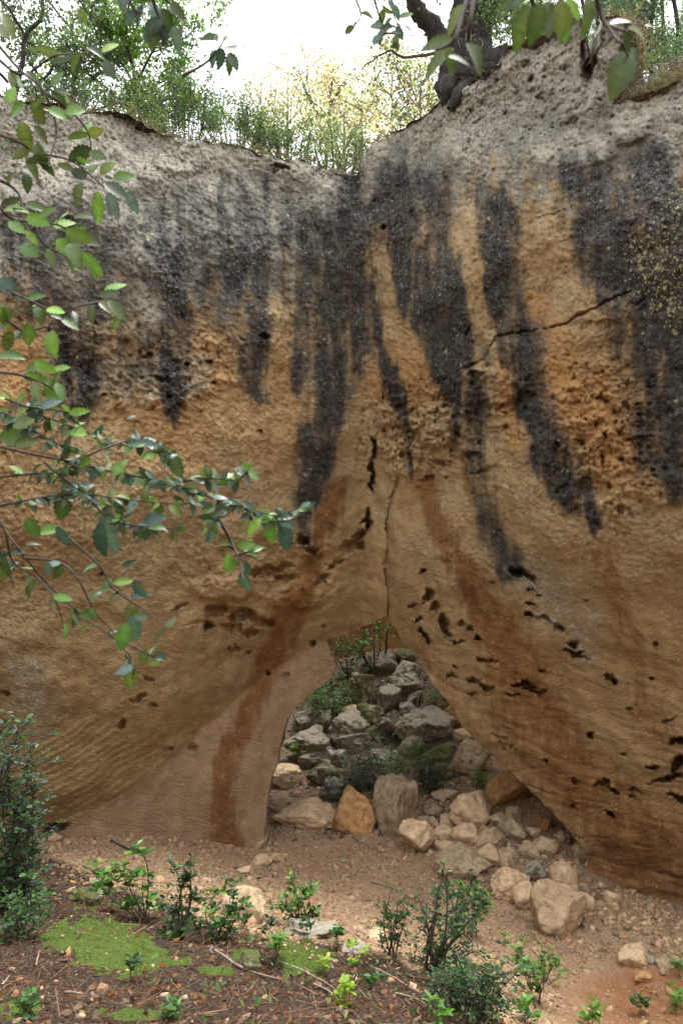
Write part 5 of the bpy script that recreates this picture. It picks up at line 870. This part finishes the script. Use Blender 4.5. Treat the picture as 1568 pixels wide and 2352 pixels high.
oak('oak twig with light green leaves at the left, above the dark streaks', 1.8, [[(-40, 420), (20, 500), (80, 510), (140, 520), (190, 560)], [(80, 510), (100, 560), (160, 590)], [(-20, 470), (50, 480)]],
    [(10, 485, 10, 60), (60, 470, -10, 55), (60, 500, -15, 60), (90, 500, 30, 50), (120, 520, 20, 60), (170, 500, 10, 50), (150, 530, -20, 70), (180, 540, -15, 60), (160, 560, -60, 70), (190, 580, -50, 75), (130, 550, -40, 70), (170, 570, -100, 60), (200, 590, -60, 60), (60, 530, -50, 45), (110, 570, -70, 55), (20, 510, -30, 50)], .055, ['oakl', 'oakl', 'oak'], auto=2)
oak('oak twig with mixed leaves hanging at the left, mid height of the streaks', 1.75, [[(-40, 620), (10, 660), (70, 690), (140, 720), (190, 700), (250, 690)], [(-40, 720), (20, 740), (60, 760), (110, 750)], [(250, 690), (290, 740)], [(-30, 850), (40, 860), (100, 880), (130, 900)]],
    [(0, 640, -40, 70, 'blue'), (20, 670, -20, 50), (60, 690, 20, 50), (230, 680, 10, 55), (240, 670, 30, 60), (250, 690, -45, 70), (215, 700, -100, 50), (110, 720, -10, 60), (140, 730, -30, 55), (70, 740, -100, 60), (30, 760, -120, 60), (10, 760, 160, 60), (110, 770, -70, 60), (80, 700, -60, 55), (0, 700, -80, 60), (120, 760, -85, 70), (0, 820, 10, 60, 'oakl'), (60, 850, 20, 60, 'oakl'), (80, 830, -30, 60, 'oakl'), (120, 850, 10, 50, 'oakl'), (110, 870, -70, 70, 'oakl'), (60, 860, -20, 50, 'oakl'), (130, 880, -60, 50, 'oakl')], .055, ['oak', 'oakl', 'oak'], auto=2)
mid_tw = [[(-60, 1010), (60, 1040), (160, 1060), (260, 1085), (340, 1100), (420, 1120), (500, 1150), (560, 1165), (640, 1185), (690, 1165)], [(-60, 1100), (40, 1090), (140, 1080), (220, 1040), (300, 1010), (350, 1035), (400, 1060)], [(-60, 1180), (20, 1160), (110, 1140), (200, 1135), (300, 1150), (400, 1160), (470, 1155)], [(60, 940), (120, 960), (200, 990), (260, 1020)], [(-40, 940), (40, 960), (100, 1000), (180, 1040)], [(-30, 900), (60, 930), (120, 940), (180, 950)], [(340, 1100), (400, 1110), (470, 1100), (540, 1100), (570, 1080)], [(200, 1135), (240, 1180), (280, 1200), (340, 1210), (400, 1215)], [(100, 1060), (160, 1110), (220, 1150), (300, 1180)], [(560, 1165), (600, 1190), (640, 1200)], [(500, 1150), (490, 1190), (495, 1220)]]
dn = 1.55
oak('big oak branch of many blue-green leaves reaching in from the left at mid height', dn, mid_tw,
    [(35, 1020, 10, 60), (0, 1010, 20, 90, 'oakl'), (240, 1180, -80, 110, 'blue'), (235, 1200, -95, 95, 'blue'), (130, 1210, -60, 60, 'blue'), (260, 1095, 60, 60), (400, 1050, -70, 60, 'oak'), (380, 1030, -60, 70, 'oak'), (150, 1130, -100, 75, 'oak'), (600, 1190, -130, 60), (620, 1195, -90, 65), (630, 1190, 10, 50, 'blue'), (650, 1200, -80, 75, 'blue'), (640, 1190, -30, 50, 'blue'), (690, 1165, 30, 30), (570, 1190, -120, 50), (490, 1190, -90, 45, 'oak'), (560, 1085, 30, 30, 'oakl'), (540, 1100, 60, 40, 'oakl'), (410, 1130, 10, 50, 'blue'), (360, 1030, 160, 70, 'blue'), (290, 965, 40, 26), (280, 1110, 20, 50), (200, 1000, 160, 60, 'oakl'), (160, 950, 10, 50, 'oakl'), (90, 940, 30, 60), (30, 980, 20, 60), (330, 1200, 20, 60), (390, 1160, -40, 45), (310, 1085, -40, 60), (150, 1040, 80, 50)], .029, ['blue', 'oak', 'blue', 'oakl'], auto=17, tr=.0024)
oak('drooping oak twigs with sparse leaves below the big left branch', 1.6, [[(-40, 1130), (10, 1220), (30, 1290), (90, 1330), (130, 1380), (150, 1438)], [(-30, 1160), (50, 1270), (110, 1340), (200, 1420), (260, 1465), (290, 1500)], [(50, 1280), (130, 1290), (180, 1330), (220, 1410), (290, 1480)], [(150, 1230), (230, 1300), (260, 1350), (330, 1400), (390, 1440)], [(290, 1500), (305, 1530), (302, 1560)], [(-20, 1230), (10, 1300), (40, 1340)], [(290, 1480), (330, 1500), (370, 1520)]],
    [(305, 1410, -88, 80, 'blue'), (290, 1430, -100, 75), (300, 1525, -92, 75, 'oak'), (330, 1490, -90, 45, 'oak'), (355, 1500, -20, 34, 'blue'), (290, 1480, 180, 30, 'blue'), (10, 1270, -80, 70, 'oak'), (20, 1290, -110, 55, 'oak'), (60, 1190, -60, 60, 'oakl'), (90, 1225, 20, 60, 'oakl'), (310, 1330, -70, 60, 'blue'), (280, 1300, 20, 40, 'blue'), (300, 1370, 10, 50, 'blue'), (110, 1290, -90, 40), (70, 1340, -100, 40), (380, 1440, 40, 34, 'grey'), (340, 1420, 170, 40, 'grey'), (260, 1340, 10, 50, 'oakl'), (240, 1350, 60, 30, 'oakl'), (60, 1250, 10, 36)], .035, ['blue', 'oak', 'oakl'], auto=3, tr=.0022)
oak('small sprig of fresh pale leaves hanging near the wall centre left', 1.7, [[(500, 1190), (530, 1240), (548, 1280), (560, 1330)], [(540, 1262), (515, 1245)], [(545, 1275), (585, 1265)]], [(545, 1255, 10, 44, 'oakl'), (530, 1250, 170, 30, 'oakl'), (560, 1260, -20, 40, 'light'), (545, 1285, -140, 50, 'light'), (560, 1290, -60, 40, 'blue'), (560, 1310, -85, 60, 'blue'), (525, 1270, -100, 44, 'light'), (570, 1265, 20, 40, 'oakl')], .03, ['oakl'], auto=0)
oak('dark sprig of toothed leaves against the white sky, left of centre', 1.9, [[(418, 175), (450, 160), (480, 140), (505, 110), (515, 90)], [(340, -40), (400, 20), (420, 60), (400, 110)]], [(500, 90, 170, 48), (500, 95, 110, 30), (515, 95, 60, 34), (510, 110, -100, 50), (515, 110, -10, 40), (525, 120, -60, 50), (525, 125, -85, 52), (530, 110, 20, 30), (500, 115, -120, 44), (430, 122, 170, 24), (450, 135, -60, 12), (565, 108, 200, 8)], .04, ['blue', 'oak'], auto=0)
oak('blurred dark leaf cluster hanging from the top edge, upper left', 1.3, [[(340, -60), (350, -10), (370, 40), (400, 80)], [(280, -60), (300, 10), (330, 30)]], [(330, 10, -110, 60, 'blue'), (350, 0, -80, 70, 'blue'), (370, 20, -60, 60), (380, 40, -90, 70), (360, 60, -100, 60), (400, 60, -80, 60), (310, 20, -120, 50), (390, 10, -40, 50), (180, 20, -60, 40)], .045, ['blue', 'oak'], auto=2)
oak('small pointed leaves on thin twigs hanging above the centre', 2.4, [[(850, -40), (870, 30), (880, 60), (870, 90)], [(900, -40), (900, 20), (915, 70)], [(880, 60), (915, 65)], [(810, -20), (830, 30), (815, 60)], [(870, 80), (905, 80), (912, 110)]], [(880, 20, -100, 40), (905, 10, -70, 40), (880, 60, 180, 34), (875, 70, -100, 36), (910, 60, -60, 36), (915, 40, 20, 40), (910, 80, -100, 34), (870, 80, -120, 30), (900, 40, -130, 36), (890, 0, -50, 34), (925, 60, -20, 30), (910, 90, -80, 30)], .036, ['blue', 'oak'], auto=2.5)
oak('out of focus dark leaves hanging before the big trunk', 1.05, [[(1090, -60), (1060, 30), (1040, 90), (1010, 110)], [(1090, -40), (1080, 60), (1070, 110)]], [(1060, 10, -120, 80, 'oak'), (1040, 90, -170, 85, 'oak'), (1040, 110, -140, 100, 'oak'), (1070, 100, -50, 80, 'oak'), (1030, 130, -10, 60, 'oak'), (1030, 110, -80, 60, 'oak')], .06, ['oak'], auto=0)
oak('row of large green leaves hanging from the top edge, right of the trunk', 1.1, [[(1180, -60), (1220, -10), (1290, -5), (1340, -30)], [(1220, -10), (1230, 30)]], [(1200, 0, 200, 60, 'oak'), (1215, 10, -110, 110, 'oak'), (1240, 5, -100, 100, 'oak'), (1255, 5, -90, 95, 'oak'), (1275, 10, -75, 95, 'oakl'), (1285, 0, -80, 90, 'oak'), (1345, -10, -85, 95, 'oak'), (1195, -10, -150, 60, 'oak'), (1300, 0, -60, 60, 'oakl')], .06, ['oak'], auto=0)
oak('large leaves on a knotty twig hanging at the upper right', 1.15, [[(1360, -60), (1375, 30), (1400, 70), (1425, 100), (1440, 130)], [(1400, 60), (1440, 70)]], [(1400, 55, 15, 60, 'oak'), (1440, 65, -10, 60, 'oak'), (1440, 120, -110, 125, 'oak'), (1430, 75, -60, 50, 'oak'), (1448, 110, -60, 38, 'blue'), (1480, 60, 10, 30, 'oak')], .06, ['oak'], auto=0)
# ================================================================ camera and light
cam = bpy.data.cameras.new('camera'); co = bpy.data.objects.new('camera', cam); C.objects.link(co); bpy.context.scene.camera = co
co.location = (0, 0, H); co.rotation_euler = (math.pi/2, 0, 0); cam.sensor_fit = 'VERTICAL'; cam.sensor_height = 36; cam.sensor_width = 24; cam.lens = 18/(1176/F); cam.clip_end = 1000
cam.dof.use_dof = True; cam.dof.focus_distance = 9; cam.dof.aperture_fstop = 7
w = bpy.data.worlds.new('World'); bpy.context.scene.world = w; w.use_nodes = True; nt = w.node_tree; bg = nt.nodes['Background']
EL, AZ = 74, 50                         # sun height, direction it stands in (from +y, clockwise)
sk = nt.nodes.new('ShaderNodeTexSky'); sk.sky_type = 'NISHITA'; sk.sun_disc = False; sk.sun_elevation = math.radians(EL); sk.sun_rotation = math.radians(AZ); sk.air_density = 1; sk.dust_density = 3
hs = nt.nodes.new('ShaderNodeHueSaturation'); hs.inputs['Saturation'].default_value = .12; hs.inputs['Value'].default_value = 1.25
nt.links.new(sk.outputs[0], hs.inputs['Color']); nt.links.new(hs.outputs[0], bg.inputs[0]); bg.inputs[1].default_value = .15
sl = bpy.data.lights.new('sun', 'SUN'); sl.energy = 1.0; sl.angle = math.radians(18); sl.color = (1, .95, .88); so = bpy.data.objects.new('sun', sl); C.objects.link(so)
sd = Vector((math.sin(math.radians(AZ))*math.cos(math.radians(EL)), math.cos(math.radians(AZ))*math.cos(math.radians(EL)), math.sin(math.radians(EL))))
so.rotation_euler = sd.to_track_quat('Z', 'Y').to_euler(); so.location = (0, 0, 20)
sc = bpy.context.scene; sc.view_settings.view_transform = 'Standard'; sc.view_settings.look = 'None'; sc.view_settings.exposure = 1.7; sc.view_settings.gamma = 1
